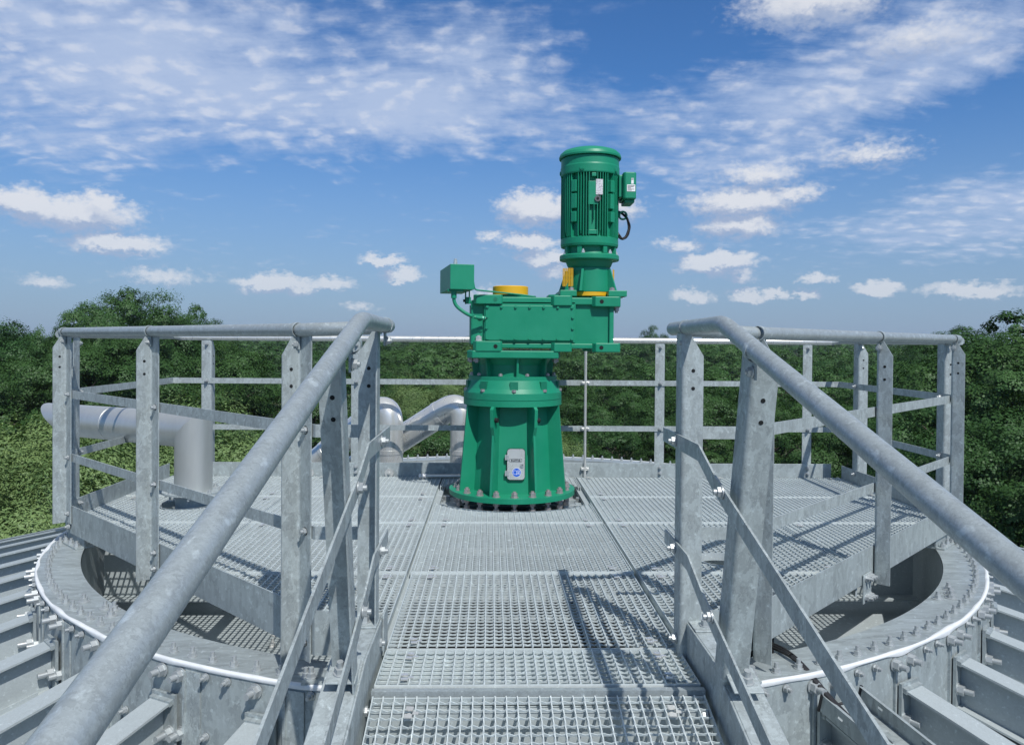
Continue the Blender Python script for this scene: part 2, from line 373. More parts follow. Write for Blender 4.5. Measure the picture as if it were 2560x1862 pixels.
# purlin strips lying on the sheet between beams
for i, a in enumerate([-54.0, -45.0, -126.0, -135.0, -117.0 + 3.0]):
    s_ = MB(); slopebox(s_, .10, 6.6, -.022, .022, -.175, -.200); slopebox(s_, .10, 6.6, -.022, -.016, -.155, -.175)
    o = s_.build('cover_strip', ZINC_BEAM, loc=(2.762 * math.cos(R(a)), 2.762 * math.sin(R(a)), -.245)); o.rotation_euler = (0, 0, R(a))
    tag(o, ['cover strip on the roof sheet right of the cable tray', 'cover strip on the roof sheet between two beams at the right edge',
            'cover strip on the roof sheet below the left handrail', 'cover strip on the roof sheet beyond the left handrail', 'cover strip on the roof sheet beside the walkway on its left'][i], 'strip', 'cover strips between the roof beams')

# ================================================================== ring on the tank neck
ring = thing('neck_ring', 'flat galvanised ring with a row of small bolts around the round roof opening', 'ring', (0, 0, RZ))
b = MB(); b.lathe([(RI, RZ - .012), (RI, RZ), (RO, RZ), (RO, RZ - .012)], n=240)
rel(ring, b.build('ring_plate', ZINC_RING))
b = MB()
n = 900
prof = []
vs = []
rw_ = random.Random(3); lumps = [rw_.random() for _ in range(150)]
def lump(t):
    t *= 150; i0 = int(t); f_ = t - i0; f_ = f_ * f_ * (3 - 2 * f_); return lumps[i0 % 150] * (1 - f_) + lumps[(i0 + 1) % 150] * f_
for i in range(n):
    a = 2 * math.pi * i / n
    wv = .005 + .013 * lump(i / n)
    hh = .006 + .004 * lump(i / n * .99 + .3); oo = .004 * (lump(i / n + .57) - .5)
    for (r_, z_) in [(RO - wv + oo, RZ + .0004), (RO - wv * .5 + oo, RZ + hh * .45), (RO + .0025, RZ + hh * .4), (RO + .0065, RZ - .004), (RO + .0012, RZ - .009 - .016 * lump(i / n + .21))]:
        vs.append((r_ * math.cos(a), r_ * math.sin(a), z_))
b.add(vs, [(i * 5 + k, i * 5 + k + 1, ((i + 1) % n) * 5 + k + 1, ((i + 1) % n) * 5 + k) for i in range(n) for k in range(4)], True)
rel(ring, b.build('sealant_bead', WHITE))
proto = None; rest = MB(); cnt = 0
for i in range(172):
    a = -119.4 + 360 / 172 * i
    a = (a + 180) % 360 - 180
    P = (2.718 * math.cos(R(a)), 2.718 * math.sin(R(a)), RZ)
    if -185 < a < 5 and cnt < 92 and not (-100 < a < -80):
        cnt += 1
        if proto is None:
            q = MB(); q.bolt((0, 0, 0), (0, 0, 1), .024, .014, .018); proto = q.build('stud_bolt', BOLT, ring, loc=(P[0], P[1], 0)); 
        else: dup(proto, ring, (P[0], P[1], 0), random.random())
    else: rest.bolt(P, (0, 0, 1), .024, .014, .018)
tag(rel(ring, rest.build('small_bolts', BOLT)), kind='stuff')
for (a, r_) in [(-137.5, 2.655), (-134, 2.62), (-131.6, 2.64), (-133, 2.60), (-41.5, 2.655), (-38.5, 2.62), (-42.6, 2.61), (-40.3, 2.64)]:
    q = MB(); q.bolt((0, 0, 0), (0, 0, 1), .026, .014, .016); q.cyl((0, 0, 0), .026, .003, (0, 0, 1), 14)
    q.build('splice_bolt', BOLT, ring, loc=(r_ * math.cos(R(a)), r_ * math.sin(R(a)), 0))
# outer wall of the neck, bolted plates
wall = thing('neck_wall', 'short bolted steel wall below the white sealant line with big hexagon bolts', 'wall', (0, 0, RZ))
b = MB(); b.lathe([(RO - .003, RZ - .012), (RO - .003, -.52)], n=240)
rel(wall, b.build('wall_plate', ZINC_PLATE))
b = MB()
seams = [-41.7 + 9 * k for k in range(-4, 6)] + [-143.9 + 9 * k for k in range(-5, 5)]
for a in seams:
    mt = Matrix.Rotation(R(a), 4, 'Z')
    b.box((RO - .003, -.006, -.50), (RO + .008, .006, RZ - .030), mt)
    b.box((RO - .003, .006, -.50), (RO + .002, .075, RZ - .026), mt)
rel(wall, b.build('lap_joint', ZINC))
proto_b = proto_s = None
for k in range(-2, 7):
    for sgn, base in ((1, -58.75 + 9 * k), (-1, -118.3 - 9 * k)):
        if sgn < 0 and k < -1: continue
        for (da, z, big) in [(-1.0, -.165, 1), (1.0, -.165, 1), (3.5, -.152, 0), (5.5, -.152, 0), (1.0, -.378, 1), (3.5, -.366, 0)]:
            a = base + da
            P = (RO * math.cos(R(a)), RO * math.sin(R(a)), z - RZ)
            if big:
                if proto_b is None:
                    q = MB(); q.bolt((0, 0, 0), (1, 0, 0), .037, .022, .028); proto_b = q.build('hex_bolt', BOLT, wall, loc=P); proto_b.rotation_euler = (0, 0, R(a))
                else: dup(proto_b, wall, P, R(a))
            else:
                if proto_s is None:
                    q = MB(); q.bolt((0, 0, 0), (1, 0, 0), .021, .013, .014); proto_s = q.build('small_bolt', BOLT, wall, loc=P); proto_s.rotation_euler = (0, 0, R(a))
                else: dup(proto_s, wall, P, R(a))
# inside of the neck
inner = thing('neck_pit', 'dark sunken pit between the ring and the platform, with a steel floor', 'pit', (0, 0, -.6))
b = MB(); b.lathe([(RI - .002, RZ - .012), (RI - .002, -.60)], n=160); rel(inner, b.build('pit_wall', ROOF_M))
b = MB()
for i in range(96):
    a0, a1 = 2 * math.pi * i / 96, 2 * math.pi * (i + 1) / 96
    b.add([(.62 * math.cos(a0), .1 + .62 * math.sin(a0), -.60), (RI * math.cos(a0), RI * math.sin(a0), -.60), (RI * math.cos(a1), RI * math.sin(a1), -.60), (.62 * math.cos(a1), .1 + .62 * math.sin(a1), -.60)], [(0, 1, 2, 3)])
rel(inner, b.build('pit_floor', ZINC_BEAM))
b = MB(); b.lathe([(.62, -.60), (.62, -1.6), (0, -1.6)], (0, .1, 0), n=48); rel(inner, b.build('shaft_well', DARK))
for sx in (-1, 1):
    b = MB(); b.box((sx * 1.33 - .035, -2.2, -.5995), (sx * 1.33 + .035, -.7, -.592)); rel(inner, b.build('floor_strip', ZINC))
    q = MB()
    for k in range(9): q.bolt((sx * 1.33 + .015 * (-1) ** k, -2.05 + .16 * k, -.592), (0, 0, 1), .026, .016, .02)
    rel(inner, q.build('strip_bolts', STAINLESS))
shade_mb = MB(); shade_mb.box((-.62, -2.5, -.599), (.62, -.72, -.590)); rel(inner, shade_mb.build('pit_shade_sheet', DARK))  # added near-black sheet standing in for deep shade below the entrance grating
gird = thing('cross_girder', 'steel I girder crossing the pit under the front of the platform', 'girder', (0, -.55, -.3))
b = MB(); b.box((-2.46, -.565, -.49), (2.46, -.557, -.075)); b.box((-2.46, -.65, -.498), (2.46, -.47, -.486)); b.box((-2.46, -.65, -.075), (2.46, -.47, -.063))
rel(gird, b.build('girder_profile', ZINC_BEAM))
gird2 = thing('cross_girder', 'steel I girder under the rear of the platform behind the green machine', 'girder', (0, .6, -.3))
b = MB(); b.box((-2.45, .73, -.30), (2.45, .738, -.075)); b.box((-2.45, .66, -.075), (2.45, .81, -.063)); rel(gird2, b.build('girder_profile', ZINC_BEAM))

# ================================================================== gratings
P_LINE = 3.325
POLY = [(-2.61, .845), (-2.61, -.725), (-.77, -2.555), (.77, -2.555), (2.61, -.725), (2.61, .845)]
def xr(y):      # platform outline: half width at y
    return min(2.61, P_LINE + y - .01)
HOLE = (0.0, .12, .585); PH = (-2.09, -.25, .158); PH2 = (.98, -1.53, .11); PH3 = (.97, -2.09, .10)
def cut(iv, lo, hi):
    out = []
    for a, c in iv:
        if hi <= a or lo >= c: out.append((a, c)); continue
        if lo > a: out.append((a, lo))
        if hi < c: out.append((hi, c))
    return out
def circ_cut(iv, hole, fixed, axis):
    cx, cy, r = hole; d = fixed - (cy if axis == 'y' else cx)
    if abs(d) >= r: return iv
    h = math.sqrt(r * r - d * d); c0 = cx if axis == 'y' else cy
    return cut(iv, c0 - h, c0 + h)
PITCH = .0333
def grating(x0, x1, y0, y1, label, fine=False, clip=True, holes=()):
    t = thing('grating_panel', label, 'grating', ((x0 + x1) / 2, (y0 + y1) / 2, 0), 0, 'floor gratings of the platform')
    bars = MB(); rods = MB(); fr = MB(); e = .003
    x0 += e; x1 -= e; y0 += e; y1 -= e + .006
    sgn = 1 if x0 > .4 else (-1 if x1 < -.4 else 0)
    def iv_y(y):
        a, c = x0, x1
        if clip and sgn: m = xr(y); a, c = max(a, -m), min(c, m)
        iv = [(a, c)] if c - a > .01 else []
        for h in holes: iv = circ_cut(iv, h, y, 'y')
        return iv
    def iv_x(x):
        a, c = y0, y1
        if clip and sgn: a = max(a, abs(x) - P_LINE + .01)
        iv = [(a, c)] if c - a > .01 else []
        for h in holes: iv = circ_cut(iv, h, x, 'x')
        return iv
    k0 = math.ceil(y0 / PITCH); k1 = math.floor(y1 / PITCH)
    for k in range(k0, k1 + 1):
        y = k * PITCH
        if y - y0 < .008 or y1 - y < .008: continue
        for a, c in iv_y(y):
            if fine:
                m = max(2, int((c - a) / .0083)); xs = [a + (c - a) * i / m for i in range(m + 1)]
                vs = []; fs = []
                for i, xx in enumerate(xs):
                    zt = -.0045 + .0040 * math.sin(2 * math.pi * xx / .0333 * 1.0 + 1.2) ** 3
                    vs += [(xx, y - .0014, -.0115), (xx, y - .0014, zt), (xx, y + .0014, zt), (xx, y + .0014, -.0115)]
                for i in range(m):
                    p = i * 4; q_ = p + 4
                    fs += [(p, q_, q_ + 1, p + 1), (p + 1, q_ + 1, q_ + 2, p + 2), (p + 2, q_ + 2, q_ + 3, p + 3)]
                bars.add(vs, fs)
            else:
                m = max(1, int((c - a) / .0167)); xs = [a + (c - a) * i / m for i in range(m + 1)]
                vs = []; fs = []
                for i, xx in enumerate(xs):
                    zt = -.003 - .0035 * (i % 2)
                    vs += [(xx, y - .0014, -.0115), (xx, y - .0014, zt), (xx, y + .0014, zt), (xx, y + .0014, -.0115)]
                for i in range(m):
                    p = i * 4; q_ = p + 4
                    fs += [(p, q_, q_ + 1, p + 1), (p + 1, q_ + 1, q_ + 2, p + 2), (p + 2, q_ + 2, q_ + 3, p + 3)]
                bars.add(vs, fs)
    k0 = math.ceil(x0 / PITCH); k1 = math.floor(x1 / PITCH)
    step = .008 if fine else .02
    for k in range(k0, k1 + 1):
        x = k * PITCH
        if x - x0 < .008 or x1 - x < .008: continue
        for a, c in iv_x(x):
            m = max(1, int((c - a) / step)); vs = []; fs = []; rr = .0025
            for i in range(m + 1):
                yy = a + (c - a) * i / m; ph = yy / .032 * math.pi / 2 * 1.0
                for j in range(4):
                    vs.append((x + rr * math.cos(ph + j * math.pi / 2), yy, -.0030 + rr * math.sin(ph + j * math.pi / 2)))
            for i in range(m):
                for j in range(4): fs.append((i * 4 + j, i * 4 + 4 + j, i * 4 + 4 + (j + 1) % 4, i * 4 + (j + 1) % 4))
            rods.add(vs, fs)
            rods.box((x - .0013, a, -.030), (x + .0013, c, -.0045))
    T = .0060
    for y, zt in ((y0, .0015), (y1, -.0075)):      # edge bars; the front one is coloured lighter to look sunlit
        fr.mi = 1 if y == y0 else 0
        if fine and abs(y + 2.64) < .02: zt = -.004
        for a, c in iv_y(y): fr.box((a, y - .0017, -.032), (c, y + .0017, zt))
    fr.mi = 0
    for x in (x0, x1):
        for a, c in iv_x(x): fr.box((x - .0018, a, -.032), (x + .0018, c, -.0010))
    if clip and sgn:        # slanting edge
        ya, yb = max(y0, x0 * sgn - P_LINE + .01 if sgn > 0 else -x1 - P_LINE + .01), min(y1, (x1 if sgn > 0 else -x0) - P_LINE + .01)
        if yb - ya > .02:
            xa, xb = sgn * (ya + P_LINE - .01), sgn * (yb + P_LINE - .01)
            fr.add([(xa, ya, -.032), (xb, yb, -.032), (xb, yb, 0), (xa, ya, 0), (xa - sgn * .004, ya + .004, -.032), (xb - sgn * .004, yb + .004, -.032), (xb - sgn * .004, yb + .004, 0), (xa - sgn * .004, ya + .004, 0)],
                   [(0, 1, 2, 3), (4, 5, 6, 7), (3, 2, 6, 7)])
    for h in holes:
        cx, cy, r = h
        for i in range(40):
            a0, a1 = 2 * math.pi * i / 40, 2 * math.pi * (i + 1) / 40
            p0 = (cx + r * math.cos(a0), cy + r * math.sin(a0)); p1 = (cx + r * math.cos(a1), cy + r * math.sin(a1))
            if all(x0 <= p[0] <= x1 and y0 <= p[1] <= y1 for p in (p0, p1)):
                fr.add([(p0[0], p0[1], -.036), (p1[0], p1[1], -.036), (p1[0], p1[1], .001), (p0[0], p0[1], .001)], [(0, 1, 2, 3)])
                q0 = (cx + (r + .004) * math.cos(a0), cy + (r + .004) * math.sin(a0)); q1 = (cx + (r + .004) * math.cos(a1), cy + (r + .004) * math.sin(a1))
                fr.add([(p0[0], p0[1], .001), (p1[0], p1[1], .001), (q1[0], q1[1], .001), (q0[0], q0[1], .001)], [(0, 1, 2, 3)])
    for mb, nm in ((bars, 'bearing_bars'), (rods, 'cross_rods'), (fr, 'edge_frame')):
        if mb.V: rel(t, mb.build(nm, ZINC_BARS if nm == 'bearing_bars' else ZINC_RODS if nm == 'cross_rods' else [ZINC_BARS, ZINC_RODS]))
    # saddle clips near the corners
    cl = None
    for (cx_, cy_) in [(x0 + .10, y0 + .07), (x1 - .10, y0 + .07), (x0 + .10, y1 - .07), (x1 - .10, y1 - .07)]:
        if clip and sgn and abs(cx_) > xr(cy_) - .05: continue
        if any((cx_ - h[0]) ** 2 + (cy_ - h[1]) ** 2 < (h[2] + .05) ** 2 for h in holes): continue
        cx2 = (math.floor(cx_ / PITCH) + .5) * PITCH; cy2 = (math.floor(cy_ / PITCH) + .5) * PITCH
        q = MB(); q.box((-.011, -.024, 0), (.011, -.008, .004)); q.box((-.011, .008, 0), (.011, .024, .004)); q.box((-.011, -.008, -.012), (.011, .008, -.010)); q.cyl((0, 0, -.010), .006, .006, n=10); q.box((.011, -.006, -.001), (.028, .005, .002))
        c_ = q.build('saddle_clip', STAINLESS); c_.location = (cx2, cy2, 0); c_.rotation_euler = (0, 0, random.uniform(-.15, .15)); rel(t, c_)
    return t
YB = [.845, .037, -.742, -1.745, -2.555]
grating(-.515, .515, YB[1], YB[0], 'grating panel behind the green machine, cut to a half circle', holes=(HOLE,))
grating(-.515, .515, YB[2], YB[1], 'grating panel cut in an arc round the front of the green machine foot', holes=(HOLE,))
grating(-.515, .515, YB[3], YB[2], 'middle grating panel in front of the arc shaped one')
grating(-.505, .505, -2.64, YB[3], 'grating panel at the platform entrance carrying the railing shadow', fine=True)
grating(-.505, .505, -2.94, -2.644, 'narrow grating strip just above the nosing bar at the entrance', fine=True)
nm = ['back', 'second', 'third', 'front']
for sd, sn in ((-1, 'left'), (1, 'right')):
    for r in range(4):
        lo, hi = (.528, 1.54) if sd > 0 else (-1.54, -.528)
        hs = (PH2,) if (sd > 0 and r == 2) else ((PH3,) if (sd > 0 and r == 3) else ())
        lab = {('left', 0): 'grating panel left of the machine touching the rear kick plate', ('left', 1): 'grating panel just left of the machine foot',
               ('left', 2): 'grating panel in the second row from the entrance, left of the middle one', ('left', 3): 'slant cut grating panel left of the entrance behind the leaning post',
               ('right', 0): 'grating panel right of the machine touching the rear kick plate', ('right', 1): 'grating panel just right of the machine foot',
               ('right', 2): 'grating panel right of the middle one with a small round hole', ('right', 3): 'slant cut grating panel right of the entrance with a riser pipe'}[(sn, r)]
        grating(lo, hi, YB[r + 1], YB[r], lab, fine=(r == 3), holes=hs)
        lo, hi = (1.545, 2.61) if sd > 0 else (-2.61, -1.545)
        hs = (PH,) if (sd < 0 and r == 1) else ()
        if r < 3:
            lab = {('left', 0): 'grating panel in the far left corner behind the fat vent pipe', ('left', 1): 'grating panel with the round hole the vent pipe comes through',
                   ('left', 2): 'triangular grating panel at the left slanting kick plate', ('right', 0): 'grating panel in the far right corner of the platform',
                   ('right', 1): 'grating panel at the right edge crossed by railing shadows', ('right', 2): 'triangular grating panel at the right slanting kick plate'}[(sn, r)]
            grating(lo, hi, YB[r + 1], YB[r], lab, holes=hs)
# support bars below the panels
sup = thing('platform_frame', 'steel frame bars carrying the gratings of the platform', 'frame', (0, 0, -.05))
b = MB()
for x in (-1.5425, -.5175, .5175, 1.5425):
    y0 = -2.55 if abs(x) < 1 else -1.76
    b.box((x - .03, y0, -.060), (x + .03, .84, -.0335)); b.box((x - .004, y0, -.11), (x + .004, .84, -.060))
for y in YB[1:4]:
    m = xr(y) - .03; b.box((-m, y - .02, -.062), (m, y + .02, -.0605))
rel(sup, b.build('frame_bars', ZINC_BEAM))
# nosing and sloping walkway
nos = MB(); nos.box((-.505, -2.985, -.034), (.505, -2.9445, -.006)); nos.box((-.505, -2.985, -.006), (.505, -2.962, .002))
tag(nos.build('nosing_bar', ZINC_TUBE), 'smooth bright nosing bar across the walkway between two gratings', 'nosing')
def slope_grating(y1, length, label):
    t = grating(-.5, .5, -length, 0, label, fine=True, clip=False)
    mt = Matrix.Translation((0, y1, -(-2.99 - y1) * SL - .001)) @ Matrix.Rotation(R(13.7), 4, 'X')
    for c in t.children: c.matrix_parent_inverse = Matrix.Identity(4)
    t.matrix_world = mt
    return t
slope_grating(-2.992, .98, 'coarse looking grating of the sloping walkway in the foreground')
slope_grating(-3.95, .98, 'second grating down the sloping walkway')
slope_grating(-4.91, .98, 'third grating down the sloping walkway')
pn = MB(); pn.box((-.51, -2.95, -.044), (.51, -2.56, -.038)); tag(pn.build('landing_plate', ZINC_GRATE), 'plain steel plate lying just below the narrow grating strip at the entrance', 'plate')
wk = MB(); wk.box((-.5, -3.05, -.13), (.5, -3.0, -.036)); 
tag(wk.build('cross_member', ZINC_BEAM), 'cross member below the upper end of the sloping walkway', 'beam')
for sx, sn in ((-1, 'left'), (1, 'right')):
    st = thing('walkway_stringer', 'galvanised channel along the %s edge of the walkway with post feet bolted on top' % sn, 'stringer', (sx * .52, -2.7, .1))
    prof_t = [(-2.60, .105), (-3.00, .105), (-6.6, .105 - 3.6 * SL)]
    b = MB()
    def strip(xa, xb, za, zb):
        vs = []
        for (y, z) in prof_t:
            vs += [(sx * xa, y, z + za), (sx * xb, y, z + za), (sx * xb, y, z + zb), (sx * xa, y, z + zb)]
        fs = [(0, 1, 2, 3), (8, 9, 10, 11)]
        for i in range(2):
            for j in range(4): fs.append((i * 4 + j, i * 4 + (j + 1) % 4, i * 4 + 4 + (j + 1) % 4, i * 4 + 4 + j))
        b.add(vs, fs)
    strip(.518, .525, -.205, 0); strip(.525, .625, -.008, 0); strip(.525, .625, -.205, -.197)
    o = rel(st, b.build('channel', ZINC, bevel=.003))
    b = MB(); b.box((min(sx * .5105, sx * .517), -2.66, -.02), (max(sx * .5105, sx * .517), -2.56, .12)); rel(st, b.build('end_cleat', ZINC, bevel=.002))

# ================================================================== railings
TR = .0242; POST_A, POST_B, PT = .074, .078, .005
def post_mesh(h, holes=True):
    b = MB(); A, B, T = POST_A, POST_B, PT; ch = .075
    # A flange (x outward) with chamfered outer top corner, B flange (y), bend at the origin
    def ext(poly, t0, t1, plane):
        n_ = len(poly)
        if plane == 'A': f = lambda u, v, t: (u, t, v)
        else: f = lambda u, v, t: (t, u, v)
        vs = [f(u, v, t0) for u, v in poly] + [f(u, v, t1) for u, v in poly]
        b.add(vs, [tuple(range(n_)), tuple(range(2 * n_ - 1, n_ - 1, -1))] + [(i, n_ + i, n_ + (i + 1) % n_, (i + 1) % n_) for i in range(n_)])
    RB = .014
    ext([(RB, 0), (A, 0), (A, h - ch), (A - .045, h), (RB, h)], 0, T, 'A')
    ext([(RB, 0), (B, 0), (B, h), (RB, h)], 0, T, 'B')
    vs = []; k = 7
    for i in range(k + 1):
        a = math.pi + math.pi / 2 * i / k
        vs += [(RB + RB * math.cos(a), RB + RB * math.sin(a), 0), (RB + RB * math.cos(a), RB + RB * math.sin(a), h)]
    b.add(vs, [(2 * i, 2 * i + 2, 2 * i + 3, 2 * i + 1) for i in range(k)], True)
    vs = []
    for i in range(k + 1):
        a = math.pi + math.pi / 2 * i / k; r_ = RB - T
        vs += [(RB + r_ * math.cos(a), RB + r_ * math.sin(a), 0), (RB + r_ * math.cos(a), RB + r_ * math.sin(a), h)]
    b.add(vs, [(2 * i, 2 * i + 1, 2 * i + 3, 2 * i + 2) for i in range(k)], True)
    if holes:
        b.mi = 1
        for dz_ in (.125, .185):
            b.cyl((A - .035, -.0008, h - dz_), .0065, PT + .0016, (0, 1, 0), 12)
        b.mi = 0
    return b
POSTS = {}
def add_post(parent, x, y, z0, z1, outdir, lean=0.0):
    key = round(z1 - z0, 3)
    if key not in POSTS:
        o = post_mesh(z1 - z0).build('post', [ZINC, DARK]); POSTS[key] = o
    else:
        o = POSTS[key].copy(); col.objects.link(o)
    # a small offset keeps the bend clear of the kick plate
    ang = math.atan2(outdir[1], outdir[0])
    o.matrix_world = Matrix.Identity(4)
    o.parent = None
    mt = Matrix.Translation((x, y, z0)) @ (Matrix.Rotation(lean, 4, 'X') if lean else Matrix.Identity(4)) @ Matrix.Rotation(ang, 4, 'Z')
    o.parent = parent; o.matrix_parent_inverse = Matrix.Identity(4)
    o.matrix_basis = (Matrix.Translation(parent.location)).inverted() @ mt
    return o
def clamp(parent, p, d, drop=.07, boltax=None):     # pipe clamp round the rail with a tab and bolt
    p = Vector(p); d = Vector(d).normalized(); b = MB()
    b.lathe([(TR + .0005, -.011), (TR + .0028, -.011), (TR + .0028, .011), (TR + .0005, .011)], p, 24, d)
    side = Vector((0, 0, 1)).cross(d).normalized()
    mt = Matrix((( d.x, side.x, 0, p.x), (d.y, side.y, 0, p.y), (d.z, side.z, 1, p.z), (0, 0, 0, 1)))
    b.box((-.016, -.003, -TR - .045), (.016, .003, -TR + .004), mt)
    rel(parent, b.build('pipe_clamp', ZINC))
    q = MB(); ba = Vector(boltax).normalized() if boltax else -side
    q.bolt(p + Vector((0, 0, -TR - .028)) + ba * .004, ba, .022, .010, .006)
    rel(parent, q.build('clamp_bolt', BOLT))
def flat_bar(parent, pts, h, t, side, name, mat=None, bevel=0):
    # flat bar standing on edge along a horizontal-ish polyline, pts at its centre line; side = unit horizontal thickness direction per point
    b = MB(); vs = []; m = len(pts)
    for i, p in enumerate(pts):
        p = Vector(p); s_ = Vector(side[i]) * t
        vs += [p + Vector((0, 0, -h / 2)), p + s_ + Vector((0, 0, -h / 2)), p + s_ + Vector((0, 0, h / 2)), p + Vector((0, 0, h / 2))]
    fs = [(3, 2, 1, 0), tuple(4 * (m - 1) + k for k in range(4))]
    for i in range(m - 1):
        for j in range(4): fs.append((i * 4 + j, i * 4 + (j + 1) % 4, i * 4 + 4 + (j + 1) % 4, i * 4 + 4 + j))
    b.add(vs, fs); bm = b.build(name, mat or ZINC_PLATE, bevel=bevel)
    return rel(parent, bm)
def bolts(parent, P, ax, af=.022, name='rail_bolt', **k):
    for p in P:
        q = MB(); q.bolt((0, 0, 0), ax, af, .011, .010, **k); o = q.build(name, BOLT); o.location = p; rel(parent, o)
S2 = math.sqrt(.5); RT = 1.09
for sx, sn in ((-1, 'left'), (1, 'right')):
    # ---- slanting front railing
    rl = thing('guard_railing', 'slanting front railing of the platform on its %s side with L profile posts' % sn, 'railing', (sx * 1.7, -1.63, 0), 0, 'railings round the platform')
    out = Vector((sx * S2, -S2, 0)); inn = -out
    A = Vector((sx * 2.585, -.735, 0)); Bq = Vector((sx * .765, -2.555, 0)); Cq = Vector((sx * .535, -2.555, 0))
    mid = Vector((sx * .9239 * 0 + sx * .3827, -.9239, 0))      # mitre direction at the front corner
    sd = [out, (out + Vector((0, -1, 0))).normalized() * 1.08, Vector((0, -1, 0))]
    flat_bar(rl, [A + Vector((0, 0, .022)), Bq + Vector((0, 0, .022)), Cq + Vector((0, 0, .022))], .158, .006, sd, 'kick_plate')
    for z in (.735, .375):
        flat_bar(rl, [A + Vector((sx * -.035, -.035, z)), Bq + Vector((0, 0, z)), Vector((sx * .60, -2.555, z))], .045, .006, sd, 'knee_rail', ZINC)
    o6 = out * .0065
    top = fillet([A + Vector((sx * .028, .028, RT)) + out * .02, Bq + out * .02 + Vector((0, 0, RT)), Vector((sx * .535, -2.60, RT + .01))], .10)
    b = MB(); b.tube(top, TR, 24); rel(rl, b.build('top_rail', ZINC_TUBE))
    P1 = A + o6 + Vector((sx * -.03, -.03, 0)) if sx < 0 else A + o6
    if sx < 0: posts = [(-2.578, -.748, .0), (-1.739, -1.587, -.075), (-.832, -2.494, -.085)]
    else: posts = [(2.540, -.786, -.02), (1.662, -1.664, -.075), (.790, -2.536, -.085)]
    for (x, y, z0) in posts:
        add_post(rl, x + o6.x, y + o6.y, z0, 1.075, out)
        clamp(rl, (x + out.x * .02 + o6.x * 0, y + out.y * .02, RT), (sx * S2, S2, 0), boltax=(-sx * S2 * sx, -S2 * 1.0, 0) if sx < 0 else (-S2, -S2, 0))
        if sx < 0:      # flange B faces us: bolts show on it
            bx = Vector((x, y, 0)) + o6 + Vector((S2, -S2, 0)) * .045 + out * .001
            bolts(rl, [bx + Vector((0, 0, z)) for z in (.735, .375, .055, -.02)], out)
        else:
            bx = Vector((x, y, 0)) + Vector((S2, S2, 0)) * .045 + inn * .001
            bolts(rl, [bx + Vector((0, 0, z)) for z in (.735, .375, .055)], inn)
    # ---- side railing
    rs = thing('guard_railing', 'side railing of the platform along its %s edge' % sn, 'railing', (sx * 2.6, .05, 0), 0, 'railings round the platform')
    e = sx * 2.612
    flat_bar(rs, [(e, -.70, .022), (e, .78, .022)], .158, .006, [(sx, 0, 0)] * 2, 'kick_plate')
    b = MB(); b.tube(fillet([(e + sx * .02, -.74, RT - .012), (e + sx * .02, .865, RT - .012), (sx * 2.56, .872, RT - .02)], .04), TR * .96, 20); rel(rs, b.build('top_rail', ZINC_TUBE))
    for z in (.735, .375): flat_bar(rs, [(e, -.70, z), (e, .845, z), (sx * 2.575, .853, z)], .045, .006, [(sx, 0, 0), (sx * S2, S2, 0), (0, 1, 0)], 'knee_rail', ZINC)
    for y in ((-.60, .53) if sx > 0 else (-.53,)):
        add_post(rs, e + sx * .0065, y, -.05, 1.06, (sx, 0))
        bolts(rs, [(e - sx * .001, y + (.026 if sx > 0 else -.026), z) for z in (.735, .375, .07, .0)], (-sx, 0, 0))
        clamp(rs, (e + sx * .02, y, RT - .012), (0, 1, 0))
# ---- rear railing
rb = thing('guard_railing', 'straight rear railing behind the green machine', 'railing', (0, .85, 0), 0, 'railings round the platform')
flat_bar(rb, [(-2.60, .848, .025), (2.56, .848, .025)], .155, .006, [(0, 1, 0)] * 2, 'kick_plate', bevel=.0015)
for z in (.735, .375): flat_bar(rb, [(-2.575, .853, z), (2.575, .853, z)], .042, .006, [(0, 1, 0)] * 2, 'knee_rail', ZINC)
b = MB(); b.tube([(-2.56, .872, RT - .02), (2.56, .872, RT - .02)], TR * .92, 20); rel(rb, b.build('top_rail', STAINLESS))
for x in (-2.36, -1.20, 1.19, 2.37):
    add_post(rb, x + .037, .8605, -.05, 1.05, (0, 1))
    bolts(rb, [(x, .8475, z) for z in (.735, .375, .07, .025)], (0, -1, 0))
    bolts(rb, [(x, .858, 1.02)], (0, -1, 0), .02, 'clamp_bolt')
b = MB(); b.tube([(.594, .835, -.02), (.594, .835, 1.05)], .0105, 14)
rel(rb, b.build('brace_tube', STAINLESS))
for z in (.735, .375, .06):
    b = MB(); b.box((.594 - .032, .829, z - .012), (.594 + .032, .846, z + .012)); b.bolt((.594 - .022, .829, z), (0, -1, 0), .016, .008, .004); b.bolt((.594 + .022, .829, z), (0, -1, 0), .016, .008, .004)
    rel(rb, b.build('tube_clamp', STAINLESS, bevel=.003))
b = MB()
for x in (-.62, -.47):
    for z in (.065, .02): b.bolt((x + .25, .8475, z), (0, -1, 0), .022, .008, .0)
rel(rb, b.build('splice_bolts', BOLT))
for x in (-1.56, -.94):
    b = MB(); b.cyl((x, .845, .02), .035, .004, (0, -1, 0), 20); b.bolt((x, .841, .02), (0, -1, 0), .022, .01, .006)
    rel(rb, b.build('earthing_lug', STAINLESS))
